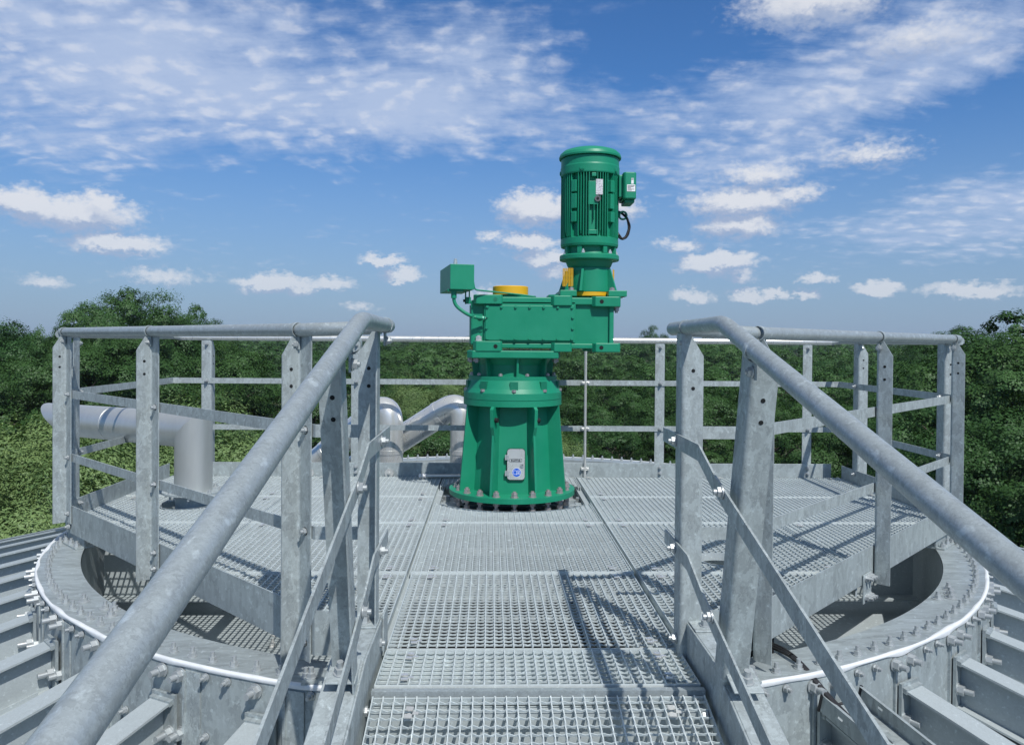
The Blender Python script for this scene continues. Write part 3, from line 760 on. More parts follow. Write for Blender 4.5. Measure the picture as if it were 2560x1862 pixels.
# ---- walkway railings
def zs(y): return -(max(0.0, -3.08 - y)) * SL
for sx, sn in ((-1, 'left'), (1, 'right')):
    rw = thing('stair_railing', '%s handrail of the sloping walkway, running close past the viewer' % sn, 'railing', (sx * .51, -3, 0), 0, 'handrails of the walkway')
    b = MB(); ye = -2.49 if sx > 0 else -2.60; pts = fillet([(sx * .51, ye, 1.105), (sx * .51, -3.11 if sx > 0 else -3.17, 1.110), (sx * .51, -6.6, 1.110 - (3.49 * .268 if sx > 0 else 3.43 * .260))], .05, 8)
    b.tube(pts, TR, 32); b.cyl((sx * .51, ye - .001, 1.105), TR * .98, .004, (0, 1, 0), 24); rel(rw, b.build('handrail', ZINC_TUBE))
    xb_ = .492 if sx > 0 else -.527; xk = xb_ - sx * .0085
    up = [(xk, -2.46, .718), (xk, -2.95, .718), (xk, -3.12, .655), (xk, -6.6, .655 - 3.48 * .2655)]
    lo = [(xk, -2.50, .352), (xk, -2.83, .346), (xk, -3.0, .285), (xk, -6.6, .285 - 3.6 * .2655)]
    for q in (up, lo): flat_bar(rw, q, .05, .006, [(sx, 0, 0)] * 4, 'knee_rail', ZINC)
    dirx = (sx, 0)
    yA = -2.70 if sx > 0 else -2.66
    add_post(rw, xb_, yA, -.035, 1.085, dirx)
    yB = -3.075 if sx > 0 else -3.03
    add_post(rw, xb_ + (.022 if sx > 0 else 0), yB, -.11, 1.06, dirx, lean=R(13.7))
    clamp(rw, (sx * .51, yA + .02 * sx, 1.106), (0, 1, 0), boltax=(-sx, 0, 0)); clamp(rw, (sx * .51, yB - .30, 1.106 - .18 * 0 + zs(yB - .30) ), (0, 1, SL), boltax=(-sx, 0, 0))
    bolts(rw, [(xk - sx * .001, yA + .040 * sx, .718), (xk - sx * .001, yA + .040 * sx, .350), (xb_ - sx * .001, yA + .040 * sx, .04)], (-sx, 0, 0), .026)
    bolts(rw, [(xk - sx * .001, yB - .135, .612 + .035), (xk - sx * .001, yB - .045, .273), (xb_ - sx * .001, yB + .02, -.045)], (-sx, 0, 0), .026)
    # foot plates with bolts on the stringer
    for (y, z, tilt) in ((yA - .035, .1055, 0), (yB - .075, .1055 + zs(yB - .075) + .012, R(13.7) * 0 + R(13.7))):
        b = MB(); mt = Matrix.Translation((sx * .566, y, z)) @ Matrix.Rotation(tilt, 4, 'X')
        b.box((-.042, -.055, 0), (.042, .055, .006), mt); o = rel(rw, b.build('foot_plate', ZINC, bevel=.002))
        q = MB(); nv = mt.to_3x3() @ Vector((0, 0, 1)); q.bolt(mt @ Vector((sx * .005, -.012, .006)), nv, .03, .016, .018); rel(rw, q.build('foot_bolt', BOLT))
    bx = MB(); bx.box((min(sx * .7, sx * .52), -2.575, -.105), (max(sx * .7, sx * .52), -2.569, -.062)); rel(rw, bx.build('corner_cleat', ZINC))
# corner brackets carrying the platform on the ring
for sx, sn in ((-1, 'left'), (1, 'right')):
    t = thing('corner_bracket', 'bracket plate between ring and platform at the %s corner' % sn, 'bracket', (sx * 2.52, -.78, RZ))
    b = MB(); mt = Matrix.Translation((sx * 2.50, -.80, RZ)) @ Matrix.Rotation(sx * R(45), 4, 'Z')
    b.box((-.13, -.006, .0), (.13, .002, .17), mt); b.box((-.13, -.05, .001), (.13, .05, .009), mt)
    rel(t, b.build('bracket_plate', ZINC_PLATE)); q = MB()
    for dx_ in (-.09, 0, .09): q.bolt(mt @ Vector((dx_, -.03, .009)), (0, 0, 1), .026, .014, .014)
    rel(t, q.build('bracket_bolts', BOLT))
    t = thing('splice_plate', 'small bolted plate hanging under the %s slanting kick plate' % sn, 'bracket', (sx * 1.73, -1.6, -.1))
    b = MB(); mt = Matrix.Translation((sx * 1.60, -1.725, -.07)) @ Matrix.Rotation(sx * R(45), 4, 'Z')
    b.box((-.05, -.012, -.075), (.05, -.006, .06), mt); rel(t, b.build('plate', ZINC_PLATE, bevel=.002))
    nv = mt.to_3x3() @ Vector((0, -1, 0))
    for dx_ in (-.02, .012, .036):
        for z in (.04, -.05):
            q = MB(); q.bolt(mt @ Vector((dx_, -.012, z)), nv, .024, .013, .016); rel(t, q.build('plate_bolt', BOLT))
# upright cleats at the walkway feet
for sx in (-1, 1):
    b = MB(); b.box((sx * .70 - .004, -2.70, RZ + .001), (sx * .70 + .004, -2.575, -.05)); b.box((sx * .72 - .07, -2.665, RZ + .0005), (sx * .72 + .07, -2.58, RZ + .007))
    t = thing('support_cleat', 'upright cleat standing on the ring under the %s side of the entrance' % ('left' if sx < 0 else 'right'), 'bracket', (sx * .7, -2.6, RZ))
    rel(t, b.build('cleat_plates', ZINC_PLATE)); q = MB()
    for dx_ in (-.045, .05):
        q = MB(); q.bolt((sx * .72 + dx_, -2.62, RZ + .007), (0, 0, 1), .028, .015, .018); rel(t, q.build('cleat_bolt', BOLT))

# ================================================================== green agitator drive
MX, MY = 0.0, .08
md = thing('agitator_drive', 'green agitator drive with ribbed electric motor on an offset gearbox over a conical foot', 'machine', (MX, MY, 0))
def part(mb, name, mat=None, bevel=0, parent=None):
    o = mb.build(name, mat or GREEN, bevel=bevel)
    if parent is None: return rel(md, o)
    o.parent = parent; o.matrix_parent_inverse = parent.matrix_parent_inverse.copy() if False else Matrix.Identity(4)
    # parent meshes are all in world coordinates and have no transform of their own
    return o
C0 = (MX, MY, 0)
b = MB(); b.lathe([(.20, .022), (.43, .022), (.43, .055), (.20, .055)], C0, 96); part(b, 'foot_flange', bevel=.003)
def octa(r, z, rot=22.5): return [(MX + r * math.cos(R(rot + 45 * i)), MY + r * math.sin(R(rot + 45 * i)), z) for i in range(8)]
b = MB(); lo = octa(.285, .055); hi = octa(.252, .630)
b.add(lo + hi, [(i, (i + 1) % 8, 8 + (i + 1) % 8, 8 + i) for i in range(8)]); part(b, 'support_cone')
for i in range(8):
    a = R(22.5 + 45 * i); ca, sa = math.cos(a), math.sin(a); b = MB(); th = .0075
    pr = [(.24, .055), (.385, .055), (.334, .630), (.24, .630)]
    vs = []
    for t in (-th, th): vs += [(MX + r_ * ca - t * sa, MY + r_ * sa + t * ca, z) for r_, z in pr]
    b.add(vs, [(0, 1, 2, 3), (7, 6, 5, 4), (1, 5, 6, 2), (0, 4, 5, 1), (2, 6, 7, 3), (3, 7, 4, 0)]); part(b, 'rib')
    if i in (5, 6):
        b = MB(); pr = [(.335, .40), (.352, .45), (.372, .50), (.378, .615), (.360, .632), (.33, .632)]; vs = []
        for t in (-.011, .011): vs += [(MX + r_ * ca - t * sa, MY + r_ * sa + t * ca, z) for r_, z in pr]
        k = len(pr); b.add(vs, [tuple(range(k)), tuple(range(2 * k - 1, k - 1, -1))] + [(j, k + j, k + (j + 1) % k, (j + 1) % k) for j in range(k)])
        o = part(b, 'lifting_lug'); q = MB(); q.cyl((MX + .352 * ca - .0115 * -sa * -1, MY + .352 * sa - .0115 * ca, .545), .016, .023, (-sa, ca, 0), 16); part(q, 'lug_hole', DARK, parent=o)
pb = None
for i in range(20):
    a = R(-90 + 18 * i + 1); P = (MX + .378 * math.cos(a), MY + .378 * math.sin(a), 0)
    if pb is None:
        q = MB(); q.bolt((0, 0, .055), (0, 0, 1), .036, .024, .010, True, .3); q.cyl((0, 0, -.05), .011, .072, n=12); q.hexa((0, 0, -.002), .036, .024); q.hexa((0, 0, -.046), .036, .024, (0, 0, 1), .4)
        pb = q.build('anchor_bolt', BOLT2); pb.location = P; rel(md, pb)
    else:
        c = pb.copy(); col.objects.link(c); c.location = P; c.rotation_euler = (0, 0, random.random())
# collars
b = MB(); b.lathe([(.25, .630), (.336, .630), (.336, .668), (.333, .6685), (.333, .672), (.336, .6725), (.336, .716), (.322, .745), (.303, .800), (.24, .800)], C0, 96)
part(b, 'collar', bevel=.0)
for a in (-90, -128, -52, -165, -15, 160, 20, 90, 125, 55):
    ca, sa = math.cos(R(a)), math.sin(R(a)); q = MB(); mt = Matrix.Translation((MX, MY, 0)) @ Matrix.Rotation(R(a), 4, 'Z')
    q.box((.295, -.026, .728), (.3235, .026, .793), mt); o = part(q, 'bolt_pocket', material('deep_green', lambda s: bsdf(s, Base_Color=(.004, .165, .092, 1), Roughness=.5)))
    q = MB(); q.bolt((MX + .328 * ca, MY + .328 * sa, .722), (0, 0, 1), .026, .016, .0, False); part(q, 'pocket_bolt', BOLT2)
b = MB(); b.lathe([(.22, .800), (.302, .800), (.302, .824), (.22, .824)], C0, 96); part(b, 'clamp_flange', bevel=.002)
b = MB(); b.lathe([(.235, .824), (.235, .90), (.265, .944)], C0, 64); part(b, 'neck')
for i in range(8):
    mt = Matrix.Translation(C0) @ Matrix.Rotation(R(-85 + 45 * i), 4, 'Z'); b = MB()
    vs = [mt @ Vector(v) for v in [(.20, -.007, .824), (.272, -.007, .824), (.285, -.007, .945), (.20, -.007, .945), (.20, .007, .824), (.272, .007, .824), (.285, .007, .945), (.20, .007, .945)]]
    b.add(vs, [(0, 1, 2, 3), (7, 6, 5, 4), (1, 5, 6, 2), (0, 4, 5, 1)]); part(b, 'neck_rib')
for i in range(10):
    a = R(-72 + 36 * i); q = MB(); q.bolt((MX + .282 * math.cos(a), MY + .282 * math.sin(a), .824), (0, 0, 1), .024, .014, .004, False); part(q, 'flange_bolt', BOLT2)
h = .307; c_ = .10
b = MB(); b.prism([(MX - h + c_ * .35, MY - h), (MX + h - c_ * .2, MY - h), (MX + h, MY - h + c_), (MX + h, MY + h - c_), (MX + h - c_, MY + h), (MX - h + c_, MY + h), (MX - h, MY + h - c_), (MX - h, MY - h + c_ * .5)], .946, .996)
part(b, 'adapter_plate', bevel=.006)
for (x, y) in [(-.245, -.165), (-.285, -.10), (.275, -.13), (-.25, .33), (.25, .33)]:
    q = MB(); q.hexa((x, y, .922), .036, .023); q.cyl((x, y, .915), .011, .01); part(q, 'adapter_bolt', BOLT2)
# gearbox
YF = -.215
b = MB(); b.box((-.285, YF + .03, 1.03), (.645, .37, 1.325)); part(b, 'gearbox_housing', bevel=.012)
b = MB(); b.lathe([(.30, 1.04), (.30, 1.30)], (-.0, .08, 0), 48, a0=R(115), a1=R(245)); part(b, 'rounded_end')
b = MB(); b.box((-.20, YF + .008, 1.048), (.40, YF + .035, 1.318)); b.box((-.24, YF + .008, 1.298), (.64, YF + .06, 1.345)); b.box((-.25, YF + .01, 1.012), (.64, YF + .06, 1.045)); b.box((.62, YF + .01, 1.03), (.650, YF + .06, 1.32)); part(b, 'housing_face', bevel=.006)
b = MB(); b.box((-.190, YF - .004, 1.062), (.386, YF + .008, 1.291)); cov = part(b, 'cover_plate', bevel=.004)
for (x, z) in [(-.176 + .0915 * i, zz) for i in range(7) for zz in (1.279, 1.074)] + [(xx, zz) for xx in (-.181, .379) for zz in (1.215, 1.143)]:
    if abs(x - .373) < .004: x = .374
    q = MB(); q.bolt((x, YF - .004, z), (0, -1, 0), .014, .006, 0, True); part(q, 'cover_bolt', GREEN, parent=cov)
for (x0, x1, z0, z1, hole) in [(-.268, -.078, 1.297, 1.358, -.125), (.235, .375, 1.290, 1.356, None), (.505, .692, 1.286, 1.352, .566),
                               (-.268, -.078, .990, 1.058, -.122), (.240, .375, .990, 1.048, None), (.510, .692, .990, 1.050, .566)]:
    b = MB(); k = .012
    b.prism([(x0 + .02, YF - .018), (x1 - k, YF - .018), (x1, YF - .004), (x1, YF + .08), (x0, YF + .08), (x0, YF + .01)], z0, z1); o = part(b, 'foot_pad', bevel=.005)
    if hole is not None:
        q = MB(); zc_ = (z0 + z1) / 2; q.cyl((hole, YF - .0195, zc_), .0135, .004, (0, 1, 0), 20); part(q, 'pad_hole', DARK if z0 < 1.2 or hole > 0 else material('deep_green', None), parent=o)
for (x0, x1, z0, z1) in [(-.268, -.10, 1.297, 1.358), (.505, .692, 1.286, 1.352), (-.268, -.10, .990, 1.058), (.510, .692, .990, 1.050)]:
    b = MB(); b.box((x0, .30, z0), (x1, .385, z1)); part(b, 'foot_pad', bevel=.005)
for z in (1.215, 1.135):
    q = MB(); q.cyl((-.222, YF + .03, z), .017, .008, (0, -1, 0), 20); q.cyl((-.222, YF + .022, z), .009, .004, (0, -1, 0), 6); part(q, 'oil_plug')
q = MB(); q.bolt((-.232, YF + .010, 1.058), (0, 0, 1), .036, .026, .006); part(q, 'housing_bolt', STAINLESS)
q = MB(); q.bolt((.670, YF + .03, 1.286), (0, 0, -1), .034, .022, .012); part(q, 'housing_bolt', BOLT2)
# top of the gearbox
b = MB(); b.lathe([(0, 1.325), (.205, 1.325), (.205, 1.350), (.175, 1.353), (.175, 1.366), (0, 1.366)], (-.02, .07, 0), 72); part(b, 'bearing_cover', bevel=0)
b = MB(); b.lathe([(.120, 1.372), (.120, 1.426), (.117, 1.430), (0, 1.430)], (-.022, .0, -.004), 64); part(b, 'yellow_cap', YELLOW)
q = MB(); q.bolt((.055, -.07, 1.385), (.5, -1, 0), .010, .006, .0, False); part(q, 'cap_screw', BOLT2)
# oil expansion box on the left
ob = MB(); rz = R(11); mt = Matrix.Translation((-.385, -.06, 1.465)) @ Matrix.Rotation(rz, 4, 'Z'); ob.box((-.077, -.25, -.080), (.077, .25, .080), mt); box_o = part(ob, 'oil_tank', bevel=.002)
q = MB(); q.cyl((-.385, -.23, 1.545), .011, .012); q.hexa((-.385, -.23, 1.555), .022, .008); q.cyl((-.385, -.23, 1.563), .0115, .016); q.cyl((-.385, -.23, 1.5805), .009, .006); part(q, 'breather_cap', STAINLESS)
b = MB(); b.tube(fillet([(-.392, -.27, 1.40), (-.392, -.27, 1.290), (-.300, -.275, 1.222), (-.235, -.245, 1.205), (-.20, -.235, 1.205)], .045), .0115, 14); b.cyl((-.392, -.27, 1.33), .018, .045); b.box((-.43, -.29, 1.372), (-.33, -.2, 1.388)); part(b, 'oil_pipe')
q = MB(); q.hexa((-.212, -.237, 1.206), .022, .014, (1, 0, 0)); part(q, 'pipe_fitting', material('pale_green_fitting', lambda s: bsdf(s, Base_Color=(.16, .55, .38, 1), Roughness=.4)))
q = MB(); q.cyl((-.197, -.237, 1.206), .006, .010, (1, 0, 0)); part(q, 'fitting_thread', WPAINT)
b = MB(); b.tube(fillet([(-.288, -.28, 1.503), (-.278, -.28, 1.500), (-.258, -.27, 1.385), (.05, -.165, 1.362), (.13, -.15, 1.352)], .02), .0052, 10); part(b, 'grease_line')
b = MB(); b.box((-.325, -.16, 1.30), (-.317, -.10, 1.40)); b.box((-.325, -.16, 1.30), (-.285, -.152, 1.345)); b.box((-.30, -.17, 1.345), (-.292, -.11, 1.395)); part(b, 'tank_bracket', bevel=.002)
q = MB(); q.hexa((-.325, -.13, 1.322), .018, .012, (-1, 0, 0)); part(q, 'bracket_bolt', DARK)
# input lantern + motor
QX, QY = .518, .06
b = MB()
b.prism([(QX - .215, QY - .20), (QX - .105, QY - .20), (QX - .105, QY - .07), (QX + .105, QY - .07), (QX + .105, QY - .20), (QX + .228, QY - .20), (QX + .228, QY + .19), (QX - .215, QY + .19)], 1.358, 1.398)
part(b, 'lantern_base', bevel=.004)
b = MB(); b.prism([(QX - .215, QY - .15), (QX - .215, QY + .15), (QX - .285, QY + .10), (QX - .285, QY - .10)], 1.350, 1.372); part(b, 'base_tongue', bevel=.003)
b = MB(); b.cyl((QX, QY, 1.366), .152, .026, n=48); part(b, 'yellow_ring', YELLOW)
b = MB(); b.lathe([(.155, 1.395), (.152, 1.540), (.148, 1.556), (.10, 1.556)], (QX, QY, 0), 12, a0=R(15), a1=R(375)); part(b, 'lantern_body', bevel=0)
for a in (-112, -38, -145, 35, 100, 160):
    ca, sa = math.cos(R(a)), math.sin(R(a)); b = MB(); th = .008; vs = []
    pr = [(.12, 1.396), (.215, 1.396), (.166, 1.545), (.12, 1.548)]
    for t in (-th, th): vs += [(QX + r_ * ca - t * sa, QY + r_ * sa + t * ca, z) for r_, z in pr]
    b.add(vs, [(0, 1, 2, 3), (7, 6, 5, 4), (1, 5, 6, 2), (0, 4, 5, 1), (2, 6, 7, 3)]); part(b, 'lantern_rib')
for a in (-130, -52, 130, 50):
    ca, sa = math.cos(R(a)), math.sin(R(a)); q = MB(); q.bolt((QX + .215 * ca, QY + .215 * sa, 1.398), (0, 0, 1), .032, .014, .004); part(q, 'lantern_bolt', BOLT2)
for a, gx, gy in ((-112, -.156, -.115), (-14, .160, -.04)):        # yellow coupling guards: perforated sheets
    ca, sa = math.cos(R(a)), math.sin(R(a)); b = MB(); W_, H_ = .034, .118
    def gp(u, v, o_): return (QX + gx + o_ * ca - u * sa, QY + gy + o_ * sa + u * ca, 1.43 + v)
    nx, ny = 6, 14
    for i in range(nx + 1):
        u = -W_ + 2 * W_ * i / nx; q_ = .0022
        b.add([gp(u - q_, 0, 0), gp(u + q_, 0, 0), gp(u + q_, H_, 0), gp(u - q_, H_, 0), gp(u - q_, 0, .004), gp(u + q_, 0, .004), gp(u + q_, H_, .004), gp(u - q_, H_, .004)], [(0, 3, 2, 1), (4, 5, 6, 7), (0, 1, 5, 4), (1, 2, 6, 5), (3, 0, 4, 7)])
    for j in range(ny + 1):
        v = H_ * j / ny; q_ = .0019
        b.add([gp(-W_, v - q_, -.001), gp(W_, v - q_, -.001), gp(W_, v + q_, -.001), gp(-W_, v + q_, -.001), gp(-W_, v - q_, .003), gp(W_, v - q_, .003), gp(W_, v + q_, .003), gp(-W_, v + q_, .003)], [(0, 3, 2, 1), (4, 5, 6, 7), (0, 1, 5, 4), (2, 3, 7, 6)])
    part(b, 'coupling_guard', YELLOW)
b = MB(); b.lathe([(.10, 1.556), (.138, 1.556), (.150, 1.575), (.162, 1.606), (.200, 1.610), (.203, 1.616), (.203, 1.640), (.198, 1.646), (.165, 1.650), (.160, 1.668), (.160, 1.70)], (QX, QY, 0), 96); part(b, 'motor_flange')
for a in (-62, -118, -25, -155, 60, 120):
    mt = Matrix.Translation((QX, QY, 0)) @ Matrix.Rotation(R(a), 4, 'Z'); b = MB(); b.box((.13, -.016, 1.648), (.187, .016, 1.70), mt); part(b, 'flange_web', bevel=.003)
for a in (-117 + 7, -62 + 14, -160, -12):
    q = MB(); q.bolt((QX + .182 * math.cos(R(a)), QY + .182 * math.sin(R(a)), 1.648), (0, 0, 1), .020, .013, .010); part(q, 'motor_bolt', STAINLESS)
b = MB(); b.lathe([(.15, 1.695), (.193, 1.700), (.197, 1.715), (.196, 1.755), (.170, 1.765), (.168, 2.19)], (QX, QY, 0), 96); part(b, 'motor_housing')
# cooling fins, straight and parallel in four quarters like a cast frame
b = MB()
for i in range(66):
    a = i * 360 / 66; ca, sa = math.cos(R(a)), math.sin(R(a))
    rel_a = (a + 90) % 360
    if 353 < rel_a or rel_a < 7 or 318 < rel_a < 330 or 30 < rel_a < 42 or 275 < rel_a < 285: continue
    if 262 < a < 276: continue
    mt = Matrix.Translation((QX, QY, 0)) @ Matrix.Rotation(R(a), 4, 'Z')
    z0 = 1.745 + (.03 if i % 7 == 3 else 0); b.add([mt @ Vector(v) for v in [(.160, -.003, z0), (.190, -.0024, z0), (.197, -.0022, z0 + .02), (.197, -.0022, 2.186), (.160, -.003, 2.186), (.160, .003, z0), (.190, .0024, z0), (.197, .0022, z0 + .02), (.197, .0022, 2.186), (.160, .003, 2.186)]],
          [(0, 1, 2, 3, 4), (9, 8, 7, 6, 5), (1, 6, 7, 2), (2, 7, 8, 3), (3, 8, 9, 4), (0, 5, 6, 1)])
part(b, 'cooling_fins')
for a in (-130, -46, 140, 50):     # lug bosses on the frame
    mt = Matrix.Translation((QX, QY, 0)) @ Matrix.Rotation(R(a), 4, 'Z')
    for (z0, z1, r_) in ((2.055, 2.135, .199), (1.945, 2.045, .197), (1.855, 1.925, .200)):
        b = MB(); b.box((.16, -.020, z0), (r_, .020, z1), mt); part(b, 'frame_boss', bevel=.004)
b = MB(); b.box((QX - .034, QY - .194, 1.965), (QX + .034, QY - .16, 2.12)); b.box((QX - .012, QY - .200, 2.15), (QX + .018, QY - .165, 2.175))
b.box((QX - .034, QY - .190, 1.77), (QX + .034, QY - .16, 1.80)); b.box((QX + .002, QY - .196, 1.87), (QX + .007, QY - .17, 1.985)); part(b, 'front_boss', bevel=.004)
b = MB(); b.box((QX + .016, QY - .1965, 2.030), (QX + .062, QY - .192, 2.132)); part(b, 'nameplate', PLATE_M)
q = MB(); q.cyl((QX + .028, QY - .192, 2.003), .020, .012, (0, -1, 0), 24); o = part(q, 'drain_ring', material('grey_plastic', lambda s: bsdf(s, Base_Color=(.10, .10, .11, 1), Roughness=.5)))
q = MB(); q.cyl((QX + .028, QY - .2035, 2.003), .009, .002, (0, -1, 0), 16); part(q, 'drain_hole', DARK, parent=o)
b = MB(); b.lathe([(.165, 2.180), (.199, 2.182), (.201, 2.190), (.201, 2.236), (.198, 2.246), (.197, 2.296), (.188, 2.303), (.15, 2.304)], (QX, QY, 0), 96); cowl = part(b, 'fan_cowl')
for a in (-112, -38, 90, 180):
    mt = Matrix.Translation((QX, QY, 0)) @ Matrix.Rotation(R(a), 4, 'Z'); q = MB(); q.box((.196, -.014, 2.196), (.207, .014, 2.216), mt); q.box((.196, -.009, 2.19), (.205, .009, 2.197), mt); part(q, 'cowl_tab', parent=cowl, bevel=.002)
b = MB(); b.lathe([(.14, 2.30), (.165, 2.318), (.204, 2.300), (.211, 2.302), (.2125, 2.312), (.206, 2.330), (.185, 2.350), (.150, 2.362), (.08, 2.369), (0, 2.371)], (QX, QY, 0), 96, sharp=False); part(b, 'rain_hood')
b = MB(); b.prism([(.725, -.075), (.738, -.09), (.80, -.09), (.812, -.075), (.812, .11), (.725, .11)], 2.015, 2.192); b.box((.700, -.05, 2.03), (.73, .09, 2.18)); b.prism([(.74, -.06), (.805, -.06), (.805, .10), (.74, .10)], 1.992, 2.016); part(b, 'terminal_box', bevel=.006)
b = MB(); b.box((.776, -.0918, 2.112), (.792, -.0898, 2.150)); part(b, 'white_sticker', WPAINT)
q = MB(); 
for k in range(4): q.box((.7775 + .0035 * k, -.0928, 2.139), (.7798 + .0035 * k, -.0917, 2.146))
part(q, 'sticker_print', BLKP)
b = MB(); b.box((.748, -.0918, 2.062), (.803, -.0898, 2.107)); part(b, 'rating_label', WPAINT)
q = MB()
for k in range(5): q.box((.752, -.0928, 2.068 + .0075 * k), (.752 + (.028, .044, .022, .040, .047)[k], -.0917, 2.0705 + .0075 * k))
part(q, 'label_print', BLKP)
b = MB(); b.tube([Vector((.742 + .026 * math.cos(t), .03, 1.920 + .026 * math.sin(t))) for t in [2 * math.pi * i / 24 for i in range(25)]], .0068, 10, cap=False); b.cyl((.700, .03, 1.92), .012, .024, (1, 0, 0)); part(b, 'eye_bolt')
b = MB(); b.tube(fillet([(.705, .10, 1.96), (.735, .06, 1.945), (.775, .03, 1.90), (.785, .02, 1.83), (.758, .01, 1.763), (.722, .01, 1.755), (.708, .03, 1.80)], .025, 5), .0085, 12); part(b, 'motor_cable', BLACK)
b = MB(); b.tube(fillet([(.755, .02, 1.93), (.793, .01, 1.85), (.775, 0, 1.775), (.742, 0, 1.748), (.715, .01, 1.79)], .025, 5), .004, 10); part(b, 'thin_cable', BLACK)
# door on the foot
YD = MY - .285 * math.cos(R(22.5)) + .0155
tilt = math.atan((.285 - .252) * math.cos(R(22.5)) / .575)
DM = Matrix.Translation((0.018, YD - .018, .2525)) @ Matrix.Rotation(-tilt, 4, 'X')
def rrect(w_, h_, r_, n_=6):
    pts = []
    for (cx_, cy_, a0) in [(w_ - r_, h_ - r_, 0), (-w_ + r_, h_ - r_, 90), (-w_ + r_, -h_ + r_, 180), (w_ - r_, -h_ + r_, 270)]:
        pts += [(cx_ + r_ * math.cos(R(a0 + 90 * i / n_)), cy_ + r_ * math.sin(R(a0 + 90 * i / n_))) for i in range(n_ + 1)]
    return pts
FR = DM @ Matrix.Rotation(math.pi / 2, 4, 'X')       # local x right, y up, z towards the viewer
b = MB(); b.prism(rrect(.060, .103, .022), -.006, .004, FR); part(b, 'door_seal', BLKP)
b = MB(); b.prism(rrect(.057, .100, .020), .003, .0065, FR); door = part(b, 'inspection_door', STAINLESS)
for v in (.045, -.058):
    q = MB(); q.box((-.072, v - .017, .002), (-.061, v + .017, .012), FR); q.box((-.059, v - .017, .006), (-.047, v + .017, .012), FR); q.cyl(FR @ Vector((-.060, v - .017, .010)), .005, .034, FR.to_3x3() @ Vector((0, 1, 0)), 12); part(q, 'hinge', BOLT, parent=door)
q = MB(); q.cyl(FR @ Vector((.040, -.006, .006)), .013, .007, FR.to_3x3() @ Vector((0, 0, 1)), 24); lk = part(q, 'lock', BOLT, parent=door)
q = MB(); q.cyl(FR @ Vector((.040, -.006, .0125)), .006, .002, FR.to_3x3() @ Vector((0, 0, 1)), 3); part(q, 'key_hole', BLKP, parent=door)
def ringprism(mb, outer, inner, z0, z1, mt):
    n_ = len(outer); vs = [(p[0], p[1], z0) for p in outer] + [(p[0], p[1], z1) for p in outer] + [(p[0], p[1], z1) for p in inner]
    mb.add([mt @ Vector(v) for v in vs], [(n_ + i, n_ + (i + 1) % n_, 2 * n_ + (i + 1) % n_, 2 * n_ + i) for i in range(n_)] + [(i, (i + 1) % n_, n_ + (i + 1) % n_, n_ + i) for i in range(n_)])
def text_mesh(body, size, name, mat, mt, parent, ext=.0004, sx=1.0):
    cu = bpy.data.curves.new(name, 'FONT'); cu.body = body; cu.size = size; cu.align_x = 'CENTER'; cu.align_y = 'CENTER'; cu.extrude = ext; cu.offset = size * .012
    to = bpy.data.objects.new(name, cu); col.objects.link(to); bpy.context.view_layer.update()
    me = bpy.data.meshes.new_from_object(to.evaluated_get(bpy.context.evaluated_depsgraph_get())); bpy.data.objects.remove(to, do_unlink=True)
    me.transform(mt @ Matrix.Diagonal((sx, 1, 1, 1))); me.materials.clear(); me.materials.append(mat)
    o = bpy.data.objects.new(name, me); col.objects.link(o); o.parent = parent; return o
q = MB(); T0 = FR @ Matrix.Translation((-.002, .026, 0)); ringprism(q, [(-.041, -.0105), (.041, -.0105), (.041, .0105), (-.041, .0105)], [(-.039, -.0085), (.039, -.0085), (.039, .0085), (-.039, .0085)], .0064, .0072, T0); part(q, 'logo_frame', BLKP, parent=door)
text_mesh('suma', .027, 'logo_letters', BLKP, T0 @ Matrix.Translation((0, .0012, .0071)), door, sx=1.12)
T1 = FR @ Matrix.Translation((.004, -.053, 0))
circ = lambda r_, n_=40: [(r_ * math.cos(2 * math.pi * i / n_), r_ * math.sin(2 * math.pi * i / n_)) for i in range(n_)]
q = MB(); q.prism(circ(.0295), .0064, .0070, T1); stk = part(q, 'sticker_border', WPAINT, parent=door)
q = MB(); q.prism(circ(.0275), .0069, .0075, T1); part(q, 'blue_disc', BLUE, parent=door)
q = MB()          # open book pictogram
def outline(pts, wd, z0, z1, mt):
    for p0, p1 in zip(pts, pts[1:] + pts[:1]):
        d_ = Vector((p1[0] - p0[0], p1[1] - p0[1], 0)); l_ = d_.length; d_.normalize(); n_ = Vector((-d_.y, d_.x, 0)) * wd / 2; a_ = Vector((p0[0], p0[1], 0)) - d_ * wd / 2; b__ = Vector((p1[0], p1[1], 0)) + d_ * wd / 2
        q.prism([(a_ - n_)[:2], (b__ - n_)[:2], (b__ + n_)[:2], (a_ + n_)[:2]], z0, z1, mt)
outline([(-.019, .012), (-.010, .014), (0, .010), (0, -.014), (-.010, -.010), (-.019, -.012)], .0020, .0074, .0079, T1)
outline([(.019, .012), (.010, .014), (0, .010), (0, -.014), (.010, -.010), (.019, -.012)], .0020, .0074, .00795, T1)
q.prism([(.0075, -.007), (.0125, -.007), (.0125, .003), (.0075, .003)], .0074, .0080, T1); q.prism([(x_ + .010, y_ + .007) for x_, y_ in circ(.0022, 12)], .0074, .0080, T1)
part(q, 'book_symbol', WPAINT, parent=door)
